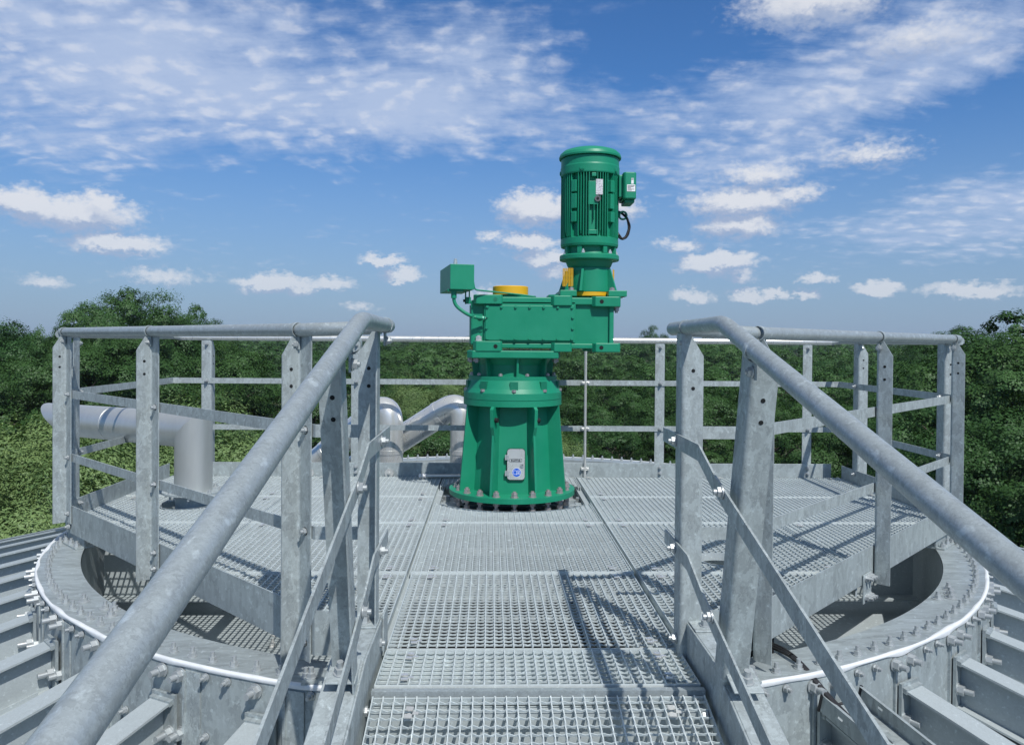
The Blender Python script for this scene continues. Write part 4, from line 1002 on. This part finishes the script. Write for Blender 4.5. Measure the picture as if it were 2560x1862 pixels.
# machine seat below the platform with its own ring of nuts
seat = thing('machine_seat', 'steel seat ring under the green foot with a circle of big hexagon nuts', 'seat ring', (MX, MY, -.15))
b = MB(); b.lathe([(.36, -.16), (.36, -.085), (.545, -.085), (.545, -.115), (.50, -.115), (.50, -.60)], C0, 72); rel(seat, b.build('seat_plate', ZINC_RING))
nb = None
for i in range(24):
    a = R(15 * i + 4); P = (MX + .512 * math.cos(a), MY + .512 * math.sin(a), -.085)
    if nb is None: q = MB(); q.bolt((0, 0, 0), (0, 0, 1), .046, .030, .0); nb = q.build('seat_nut', BOLT); nb.location = P; rel(seat, nb)
    else: c = nb.copy(); col.objects.link(c); c.location = P; c.rotation_euler = (0, 0, random.random())
b = MB(); b.box((-.515, .045, -.10), (-.44, .12, -.06)); b.box((.44, .045, -.10), (.515, .12, -.06)); rel(seat, b.build('side_lug', ZINC))

# ================================================================== pipes
vp = thing('vent_pipe', 'fat matt vent pipe rising through the left grating and turning out over the edge', 'pipe', (-2.06, -.22, .08))
PR = .116; cx, cy = -2.06, -.22; hd = Vector((-1.45, .93, -.02)).normalized(); zc_ = .470
# mitred elbow: vertical part ends on the mitre plane, horizontal part starts on it
b = MB(); n = 56; cen = Vector((cx, cy, zc_)); nrm = (hd - Vector((0, 0, 1))).normalized() if False else (hd + Vector((0, 0, 1))).normalized()
u1 = Vector((hd.x, hd.y, 0)).normalized(); v1 = Vector((0, 0, 1)).cross(u1)
low, mit, endr = [], [], []
v2 = v1; u2 = hd.cross(v2).normalized()
mn = (Vector((0, 0, 1)) - hd).normalized() * 1.0     # mitre plane contains the bisector: normal = (up - hd)... points where both cylinders meet
mn = (Vector((0, 0, 1)) + hd).normalized()
for i in range(n):
    a = 2 * math.pi * i / n; off = (u1 * math.cos(a) + v1 * math.sin(a)) * PR
    p0 = Vector((cx, cy, .085)) + off; low.append(p0)
    t = -(p0 - cen).dot(mn) / Vector((0, 0, 1)).dot(mn) if False else None
    # plane through cen with normal (up - hd rotated): for a vertical-to-horizontal bend the seam plane normal is (up + hd)
    pl_n = mn; tz = (cen - p0).dot(pl_n) / pl_n.z; mit.append(p0 + Vector((0, 0, tz)))
for p in mit:
    # end cut at 45 degrees, longer on top
    s_ = (p - cen).dot(hd); perp = (p - cen) - hd * s_; endr.append(cen + perp + hd * (1.50 + perp.z * 1.7))
vs = low + mit; b.add(vs, [(i, (i + 1) % n, n + (i + 1) % n, n + i) for i in range(n)], True)
vs = mit + endr; b.add(vs, [(i, (i + 1) % n, n + (i + 1) % n, n + i) for i in range(n)], True)
ein = [p + ((cen + hd * (p - cen).dot(hd)) - p) * .03 for p in endr]; e2 = [p - hd * .5 for p in ein]
b.add(endr + ein, [(i, (i + 1) % n, n + (i + 1) % n, n + i) for i in range(n)]); b.add(ein + e2, [(i, (i + 1) % n, n + (i + 1) % n, n + i) for i in range(n)], True)
rel(vp, b.build('pipe_body', ALU))
b = MB(); pc = cen + hd * .86
b.lathe([(PR, -.004), (PR + .0018, -.002), (PR + .0018, .002), (PR, .004)], pc, 56, hd); rel(vp, b.build('weld_seam', ALU))
b = MB(); b.lathe([(PR, .072), (.187, .072), (.187, .084), (PR, .084)], (cx, cy, 0), 64); rel(vp, b.build('pipe_flange', ZINC))
q = MB()
for i in range(8):
    a = R(45 * i + 10); q.bolt((cx + .165 * math.cos(a), cy + .165 * math.sin(a), .084), (0, 0, 1), .022, .012, .004); q.cyl((cx + .165 * math.cos(a), cy + .165 * math.sin(a), .045), .008, .027, n=10)
rel(vp, q.build('flange_bolts', BOLT))
b = MB(); b.cyl((cx, cy, -.60), .11, .672, n=40); rel(vp, b.build('lower_pipe', ZINC_BEAM))
for i, (x0, lab) in enumerate([(-1.02, 'silver insulated gas pipe bent over behind the platform, left one of two'), (-.40, 'silver insulated gas pipe bent over right behind the green machine foot')]):
    t = thing('gas_pipe', lab, 'pipe', (x0, 1.55, -.4), 0, 'silver pipes behind the platform')
    zp = .535 if i else .52; yy = 1.35
    path = fillet([(x0 + .02, yy, -.55), (x0 + .02, yy, zp + .03), (x0 - (1.35 if i else 1.05), yy + .50, -.34)], .22, 12)
    b = MB(); b.tube(path, .112, 40); rel(t, b.build('insulated_tube', STAINLESS))
    b = MB(); dd = (Vector(path[-1]) - Vector(path[-2])).normalized()
    for p_, d_ in ((Vector(path[-2]) + dd * .04, dd), (Vector(path[-2]) + dd * .57, dd), ((x0 + .02, yy, .12), (0, 0, 1))):
        b = MB(); b.lathe([(.113, -.02), (.116, -.018), (.116, .018), (.113, .02)], p_, 40, d_); rel(t, b.build('sleeve_joint', STAINLESS))
t = thing('vent_stub', 'small upright vent stub on the ring behind the platform left of the first gas pipe', 'vent', (-1.95, 1.5, RZ)); b = MB(); b.cyl((-1.95, 1.5, RZ), .030, .30, n=24); b.cyl((-1.95, 1.5, RZ + .30), .045, .035, n=24); rel(t, b.build('stub_tube', ZINC)); b = MB(); b.cyl((-1.95, 1.5, RZ + .335), .028, .05, n=16); rel(t, b.build('stub_cap', BOLT))
b = MB(); b.tube([(-.70, .735, .016), (-.28, .735, .016)], .014, 16); cdt = b.build('conduit', ALU)
tag(cdt, 'thin grey conduit lying on the grating behind the machine with white end rings', 'conduit')
b = MB()
for k in range(3): b.cyl((-.695 + .021 * k, .735, .016), .018, .014, (1, 0, 0), 20)
o = b.build('end_rings', WPAINT); o.parent = cdt
t = thing('riser_pipe', 'stub of a galvanised riser pipe standing in a hole beside the right entrance post', 'pipe', (.97, -2.09, 0)); b = MB(); b.cyl((.968, -2.09, -.55), .047, .78, n=28); rel(t, b.build('riser_tube', ZINC_TUBE))
b = MB(); b.lathe([(.047, .0), (.052, .001), (.052, .016), (.047, .017)], (.968, -2.09, .145), 28); b.lathe([(.047, .0), (.052, .001), (.052, .016), (.047, .017)], (.968, -2.09, .025), 28); rel(t, b.build('riser_band', ZINC))
t = thing('pipe_socket', 'round pipe end under the small hole in the right hand grating', 'pipe', (.98, -1.53, -.1)); b = MB(); b.lathe([(.085, -.55), (.085, -.06), (.078, -.06), (.078, -.4)], (.98, -1.53, 0), 32); rel(t, b.build('socket_tube', ZINC_TUBE))

# ================================================================== cable tray and cables
ct = thing('cable_tray', 'perforated galvanised cable tray running down the roof at the right of the walkway', 'cable tray', (.94, -2.95, -.3))
b = MB(); Wt = .095; Lt = 3.2; TA = R(-67.0); rad_ = Vector((math.cos(TA), math.sin(TA), 0)); org = rad_ * 2.805 + Vector((0, 0, -.232)); dv = (rad_ + Vector((0, 0, -SL))).normalized(); xv = Vector((0, 0, 1)).cross(rad_).normalized(); zv = xv.cross(dv) * -1
zv = zv if zv.z > 0 else -zv
def tp(u, v, w_): return org + xv * u + dv * v + zv * w_
nu, nv_ = 12, int(Lt / .02)
def punched(i, j): return (i in (2, 9) and j % 7 in (1,)) or (i in (5, 6) and j % 14 in (3,)) or (i in (4, 7) and j % 21 in (9, 10))
for i in range(nu):
    for j in range(nv_):
        if punched(i, j): continue
        u0, u1_ = -Wt + 2 * Wt * i / nu, -Wt + 2 * Wt * (i + 1) / nu; v0, v1_ = j * .02, (j + 1) * .02
        b.add([tp(u0, v0, 0), tp(u1_, v0, 0), tp(u1_, v1_, 0), tp(u0, v1_, 0)], [(0, 1, 2, 3)])
for sgn in (-1, 1):
    u0 = sgn * Wt
    for j in range(nv_):
        if j % 9 == 4:
            b.add([tp(u0, j * .02, 0), tp(u0, (j + 1) * .02, 0), tp(u0, (j + 1) * .02, .028), tp(u0, j * .02, .028)], [(0, 1, 2, 3)]); b.add([tp(u0, j * .02, .036), tp(u0, (j + 1) * .02, .036), tp(u0, (j + 1) * .02, .06), tp(u0, j * .02, .06)], [(0, 1, 2, 3)])
        else: b.add([tp(u0, j * .02, 0), tp(u0, (j + 1) * .02, 0), tp(u0, (j + 1) * .02, .06), tp(u0, j * .02, .06)], [(0, 1, 2, 3)])
    b.add([tp(u0, 0, .06), tp(u0, Lt, .06), tp(u0 - sgn * .012, Lt, .06), tp(u0 - sgn * .012, 0, .06)], [(0, 1, 2, 3)])
for j in range(28):
    for u in (-.035, .035):
        v = .10 + j * .10 + (.05 if u > 0 else 0); p = [tp(u, v + .035 * k / 6 * 1.6, .001) for k in range(7)]; b.tube(p, .006, 8)
rel(ct, b.build('tray_sheet', ZINC_RING))
b = MB(); b.tube([tp(-Wt, 0, .06), tp(-Wt, 0, .0), tp(-Wt * .3, -.004, -.001), tp(Wt, 0, .002), tp(Wt, 0, .06)], .006, 8); rel(ct, b.build('edge_guard', BLACK))
b = MB(); b.add([tp(-Wt * 1.0, -.03, .05), tp(Wt, -.03, .05), tp(Wt * 1.05, -.03, .20), tp(-Wt, -.03, .20)], [(0, 1, 2, 3)]); 
for k, (dx_, r_) in enumerate([(0, .0062), (.014, .0055), (.028, .0042)]):
    b = MB(); b.tube(fillet([(.80 + dx_, -1.9, -.30), (.885 + dx_ * .4, -2.2, -.13), (.945 + dx_ * .3, -2.40, -.104 + .008 * k), (.975 + dx_ * .4, -2.53, -.098), tuple(tp(-.083 + dx_ * .5, .0, .06)), tuple(tp(-.083 + dx_ * .5, .4, .012)), tuple(tp(-.083 + dx_ * .5, 2.5, .012))], .08, 6), r_, 12)
    tag(b.build('power_cable', BLACK), ['thick black cable hanging from under the platform into the tray, left of three', 'middle black cable leading into the cable tray', 'thin black cable leading into the cable tray, right of three'][k], 'cable', 'black cables at the tray')
b = MB(); b.box((.88, -2.245, -.30), (.985, -2.225, -.10)); tag(b.build('junction_box', BLACK, bevel=.003), 'black box half hidden under the right slanting kick plate', 'box')

# ================================================================== trees
def leaf_mesh(name, pts, nrm, size, mat, elong=1.0):
    n_ = len(pts); r1 = rng.normal(size=(n_, 3)); nrm = nrm + r1 * .24; nrm /= np.linalg.norm(nrm, axis=1)[:, None]
    t_ = np.cross(nrm, rng.normal(size=(n_, 3))); t_ /= np.linalg.norm(t_, axis=1)[:, None] + 1e-9; u_ = np.cross(nrm, t_)
    s_ = size * rng.uniform(.55, 1.25, (n_, 1)); e_ = s_ * elong
    q = np.stack([pts - t_ * e_ * .5, pts + u_ * s_ * .42 - nrm * s_ * .1, pts + t_ * e_ * .55, pts - u_ * s_ * .40 - nrm * s_ * .12], 1).reshape(-1, 3)
    me = bpy.data.meshes.new(name); me.vertices.add(4 * n_); me.vertices.foreach_set('co', q.ravel().astype(np.float32))
    me.loops.add(4 * n_); me.loops.foreach_set('vertex_index', np.arange(4 * n_, dtype=np.int32)); me.polygons.add(n_)
    me.polygons.foreach_set('loop_start', np.arange(0, 4 * n_, 4, dtype=np.int32)); me.polygons.foreach_set('loop_total', np.full(n_, 4, dtype=np.int32))
    me.materials.append(mat); me.update(calc_edges=True); return me
def crown_points(Rc, Hc, nl, per, lobe=.36, droop=0):
    # boughs: rounded masses of leaves spread over the crown, each leafy above and open below, so that gaps stay between them
    P, N, C = [], [], []
    ax3 = np.array([Rc, Rc, Hc])
    for i in range(nl):
        best = None
        for _ in range(14):
            d = rng.normal(size=3); d /= np.linalg.norm(d); d[2] = d[2] * .95 + .10
            c = d * rng.uniform(.55, 1.0)
            q = min([np.linalg.norm(c - k) for k in C] or [9])
            if best is None or q > best[0]: best = (q, c, d)
        C.append(best[1]); c = best[1] * ax3; d = best[2]
        lr = Rc * lobe * rng.uniform(.5, 1.15); nt = 16
        for j in range(nt):
            e = rng.normal(size=3); e /= np.linalg.norm(e); e = e + d * .45; e[2] = abs(e[2]) * 1.1 - .15; e /= np.linalg.norm(e)
            tc = c + e * lr * np.array([1, 1, .72]) * rng.uniform(.75, 1.05); tr = lr * rng.uniform(.26, .44)
            k = max(3, per // nt); f = rng.normal(size=(k, 3)); f[:, 2] = np.abs(f[:, 2]) * 1.0 - .35; f /= np.linalg.norm(f, axis=1)[:, None]
            p = tc + f * tr * rng.uniform(.55, 1.08, (k, 1)) * np.array([1, 1, .85])
            if droop: p[:, 2] -= droop * np.abs(rng.normal(size=k)) * .5
            P.append(p); N.append(f * .55 + e * .8 + d * .25 + np.array([0, 0, .25]))
    return np.concatenate(P), np.concatenate(N)
def trunk_mesh(H, Rc, r0=.22, seed=0, up=.55):
    rd = random.Random(seed); b = MB(); pts = [(rd.uniform(-.1, .1) * i, rd.uniform(-.1, .1) * i, H * up * i / 4) for i in range(5)]
    b.tube(pts, r0, 10, radii=[r0 * (1 - .13 * i) for i in range(5)])
    for k in range(9):
        a = rd.uniform(0, 6.28); z0 = H * up * rd.uniform(.45, 1); l = Rc * rd.uniform(.6, .9); p0 = Vector((pts[3][0], pts[3][1], z0))
        p1 = p0 + Vector((math.cos(a) * l * .5, math.sin(a) * l * .5, l * .45)); p2 = p0 + Vector((math.cos(a) * l, math.sin(a) * l, l * .8))
        b.tube([p0, p1, p2], .05, 6, radii=[r0 * .45, r0 * .28, r0 * .10])
    me = bpy.data.meshes.new('trunk'); me.from_pydata(b.V, [], b.F); me.materials.append(BARK); me.polygons.foreach_set('use_smooth', [True] * len(b.F)); me.update(); return me
# species: unit trees with crown radius Rc, crown half height Hc, total height 10
def species(Rc, Hc, nl, per, size, mat, seed, lobe=.34, droop=0, elong=1.0):
    P, N = crown_points(Rc, Hc, nl, per, lobe, droop); P[:, 2] += 10 - np.percentile(P[:, 2], 99.6)
    return leaf_mesh('crown', P, N, size, mat, elong), trunk_mesh(10, Rc, .20, seed)
NEAR = [species(4.3, 4.3, 46, 1400, .108, LEAF, 1, .34), species(3.8, 4.5, 42, 1400, .108, LEAF, 2, .38), species(4.4, 4.2, 50, 1300, .105, LEAF_L, 3, .32)]
MID = [species(4.5, 4.2, 40, 560, .19, LEAF, 4, .35), species(4.0, 4.5, 38, 560, .19, LEAF, 5, .38), species(4.6, 4.1, 44, 520, .18, LEAF_L, 6, .33), species(4.2, 4.4, 40, 560, .18, LEAF, 7, .36)]
FAR = [species(4.8, 4.0, 32, 200, .36, LEAF, 8, .38), species(4.5, 4.3, 30, 200, .36, LEAF, 9, .40), species(4.4, 4.2, 30, 200, .36, LEAF_L, 12, .40)]
WIL = [species(3.6, 4.2, 50, 2300, .052, LEAF_W, 10, .34, .8, 2.3), species(3.8, 4.0, 48, 2300, .052, LEAF_W, 11, .36, 1.0, 2.3)]
CX, CY, CZ = -.155, -5.353, 1.053
def plant(kind, name, azd, dist, top_el, label, group=None, wide=1.0, cat='tree', hmin=5.0):
    a = R(azd + 1.567); x = CX + math.sin(a) * dist; y = CY + math.cos(a) * dist
    h = max(hmin, CZ + math.tan(R(top_el)) * dist - GZ); s_ = h / 10.0
    t = thing(name, label, cat, (x, y, GZ), random.uniform(0, 6.28), group)
    for me, nm_ in ((kind[0], 'crown'), (kind[1], 'trunk')):
        o = bpy.data.objects.new(nm_, me); col.objects.link(o); o.parent = t; o.scale = (s_ * wide, s_ * wide, s_)
    return t
def px_az(px): return math.degrees(math.atan((px - 1280) / 1976.3))
def py_el(py, px=1280): return math.degrees(math.atan((855 + (px - 1280) * .0077 - py) / 1976.3))
G1 = 'trees of the forest around the tank'
# near willows and bushes at the left
for (px, py, d, lab, wd) in [(400, 1005, 27, 'pale green willow like tree seen below the fat vent pipe', 1.15), (250, 1030, 24, 'pale willow like tree beyond the left corner post', 1.1), (60, 1095, 21, 'pale willow like tree at the left edge of the view, nearest to the roof', 1.0),
                              (-70, 1040, 26, 'pale feathery tree cut by the left edge of the view', 1.1)]:
    plant(WIL[0 if px % 20 else 1], 'willow_tree', px_az(px), d, py_el(py, px), lab, 'pale willows beside the tank', wd)
# big group at the left
for (px, py, d, k, wd, lab) in [(330, 742, 66, 0, .72, 'tallest dark green tree rising above the left handrail'), (405, 748, 69, 1, .66, 'tall tree above the left handrail, right hand one of the big clump'), (250, 756, 64, 2, .66, 'tall tree above the left handrail, left hand one of the big clump'),
                         (465, 775, 72, 0, .62, 'tree at the right foot of the big clump above the handrail'), (190, 778, 61, 2, .5, 'paler small topped tree left of the big clump'), (50, 818, 70, 1, .9, 'round dark tree at the left edge just under the skyline'), (-70, 810, 64, 0, .9, 'dark tree cut by the left edge of the view'),
                         (330, 850, 58, 1, 1.0, 'dark tree filling the railing below the tallest crown'), (150, 865, 57, 0, 1.0, 'dark tree between the left corner post and its neighbour'), (520, 860, 60, 1, 1.0, 'dark tree behind the elbow of the vent pipe')]:
    plant(NEAR[k], 'tall_tree', px_az(px), d, py_el(py, px), lab, None, wd)
# right hand trees, close and tall
for (px, py, d, k, lab) in [(2600, 800, 47, 0, 'tall dark tree cut by the right edge of the view'), (2520, 845, 44, 1, 'tall leafy tree next to the right edge, under the skyline'), (2440, 905, 41, 2, 'lighter green tree right of the right corner post'),
                         (2500, 1010, 35, 0, 'lower dark tree near the right edge above the handrail'), (2390, 1040, 37, 1, 'lower tree seen beside the right corner post'), (2590, 1060, 33, 1, 'lower tree cut by the right edge of the view'),
                         (2440, 828, 78, 0, 'round topped tree on the skyline right of the corner post'), (2370, 838, 90, 1, 'hazy tree on the skyline over the end of the right top rail')]:
    plant(NEAR[k], 'tall_tree', px_az(px), d, py_el(py, px), lab)
plant(NEAR[1], 'tall_tree', px_az(1640), 150, py_el(818, 1640), 'single small tree top poking above the skyline right of the machine', wide=.55)
# forest rows
BINS = [(130, 'outside the left corner post'), (345, 'between left corner post and its neighbour'), (520, 'through the left railing by the pipe elbow'), (700, 'over the left handrail'), (880, 'between the left stair posts'),
        (1160, 'between stair post and machine'), (1460, 'right behind the machine'), (1640, 'between brace tube and rear post'), (1830, 'behind the right stair posts'), (2020, 'under the right handrail'), (2180, 'left of the slanting railing post'), (2400, 'inside the right corner'), (99999, 'outside the right corner post')]
ORD = ['first', 'second', 'third', 'fourth', 'fifth', 'sixth', 'seventh', 'eighth', 'ninth']; CNT = {}
ROWN = {46: 'nearest', 60: 'second', 78: 'third', 100: 'fourth', 130: 'fifth', 170: 'sixth', 225: 'seventh', 300: 'eighth', 400: 'skyline'}
rows = [(46, -4.9, 5.6, 'mix'), (60, -2.8, 6.4, 'mix'), (78, -1.7, 7.2, 'mid'), (100, -1.0, 7.8, 'mid'), (130, -.55, 8.5, 'mid'), (170, -.25, 9.6, 'far'), (225, -.02, 11.0, 'far'), (300, .14, 13.5, 'far'), (400, .25, 17, 'far')]
rk = random.Random(5); labs = {46: 'bushy tree in the nearest row behind the platform', 60: 'green tree in the second row behind the platform', 78: 'dark green tree in the middle of the forest', 100: 'dark green tree further back in the forest',
        130: 'tree crown deep in the forest below the skyline', 170: 'small looking far tree crown close to the skyline', 225: 'tiny far tree crown just under the skyline', 300: 'tree crown of the farthest forest rows', 400: 'tree crown on the skyline itself'}
for (d, e, sp, kd) in rows:
    aw = 40.0; na = int(math.radians(2 * aw) * d / sp)
    for i in range(na):
        a_ = -aw + 2 * aw * (i + .5 + rk.uniform(-.3, .3)) / na; dd = d * rk.uniform(.92, 1.09)
        left = a_ < -12; ee = e + rk.uniform(-.85, .75) * (46 / d) ** .62
        if left and d < 90: ee = max(ee, -1.9) if d > 55 else ee
        if left and d < 55: continue
        if a_ > 29 and d < 55: continue
        if kd == 'mix': kind = rk.choice(NEAR[:2] + NEAR[:2] + [NEAR[2]] if rk.random() < .86 else [WIL[1]])
        elif kd == 'mid': kind = rk.choice(MID)
        else: kind = rk.choice(FAR)
        pxx = 1280 + 1976 * math.tan(R(a_)); bn = next(n_ for lim, n_ in BINS if pxx < lim); key = (d, bn); CNT[key] = CNT.get(key, 0) + 1
        lab = '%s tree of the %s row, seen %s' % (ORD[min(CNT[key], 9) - 1], ROWN[d], bn)
        plant(kind, 'forest_tree', a_, dd, ee, lab, G1 + (' row at %d m' % d if False else ''), 1.12)
# far woodland as one mass
P, N = [], []
for i in range(1500):
    a_ = R(rng.uniform(-48, 48)); d = rng.uniform(470, 1500); x = CX + math.sin(a_) * d; y = CY + math.cos(a_) * d; zt = GZ + 12.6 + rng.uniform(-1.2, 1.8) + (d - 470) * .0016
    k = 34; f = rng.normal(size=(k, 3)); f /= np.linalg.norm(f, axis=1)[:, None]; P.append(np.array([x, y, zt - 4]) + f * np.array([7, 7, 4]) * rng.uniform(.7, 1.05, (k, 1))); N.append(f + np.array([0, 0, .5]))
me = leaf_mesh('far_woodland', np.concatenate(P), np.concatenate(N), 3.0, LEAF)
o = bpy.data.objects.new('far_woodland', me); col.objects.link(o); tag(o, 'far woodland closing the horizon as one dark green mass', 'woodland', kind='stuff')
# low undergrowth between the near trees
P, N = [], []
for i in range(2600):
    a_ = R(rng.uniform(-46, 46)); d = rng.uniform(17, 130); x = CX + math.sin(a_) * d; y = CY + math.cos(a_) * d
    k = 16; f = rng.normal(size=(k, 3)); f /= np.linalg.norm(f, axis=1)[:, None]; s_ = rng.uniform(.5, 1.3); P.append(np.array([x, y, GZ + s_ * .8]) + f * np.array([1.2, 1.2, .9]) * s_); N.append(f + np.array([0, 0, .6]))
me = leaf_mesh('undergrowth', np.concatenate(P), np.concatenate(N), .5, LEAF)
o = bpy.data.objects.new('undergrowth', me); col.objects.link(o); tag(o, 'bushy undergrowth on the ground between the trees', 'undergrowth', kind='stuff')

# air: a pale even haze over the whole landscape
hz = MB(); hz.box((-1750, -1750, GZ - 1.5), (1750, 1750, 16))
def haze_b(q): return None
hm = bpy.data.materials.new('haze_air'); hm.use_nodes = True; hm.node_tree.nodes.clear(); q = NT(hm.node_tree)
pv = q.n('ShaderNodeVolumePrincipled', ins={'Color': (.80, .88, 1.0, 1), 'Density': .00018, 'Anisotropy': .2}); ho = q.n('ShaderNodeOutputMaterial')
hm.node_tree.links.new(pv.outputs[0], ho.inputs['Volume'])
ho_ = hz.build('haze', hm); tag(ho_, 'thin pale haze hanging over the far forest', 'haze', kind='stuff')
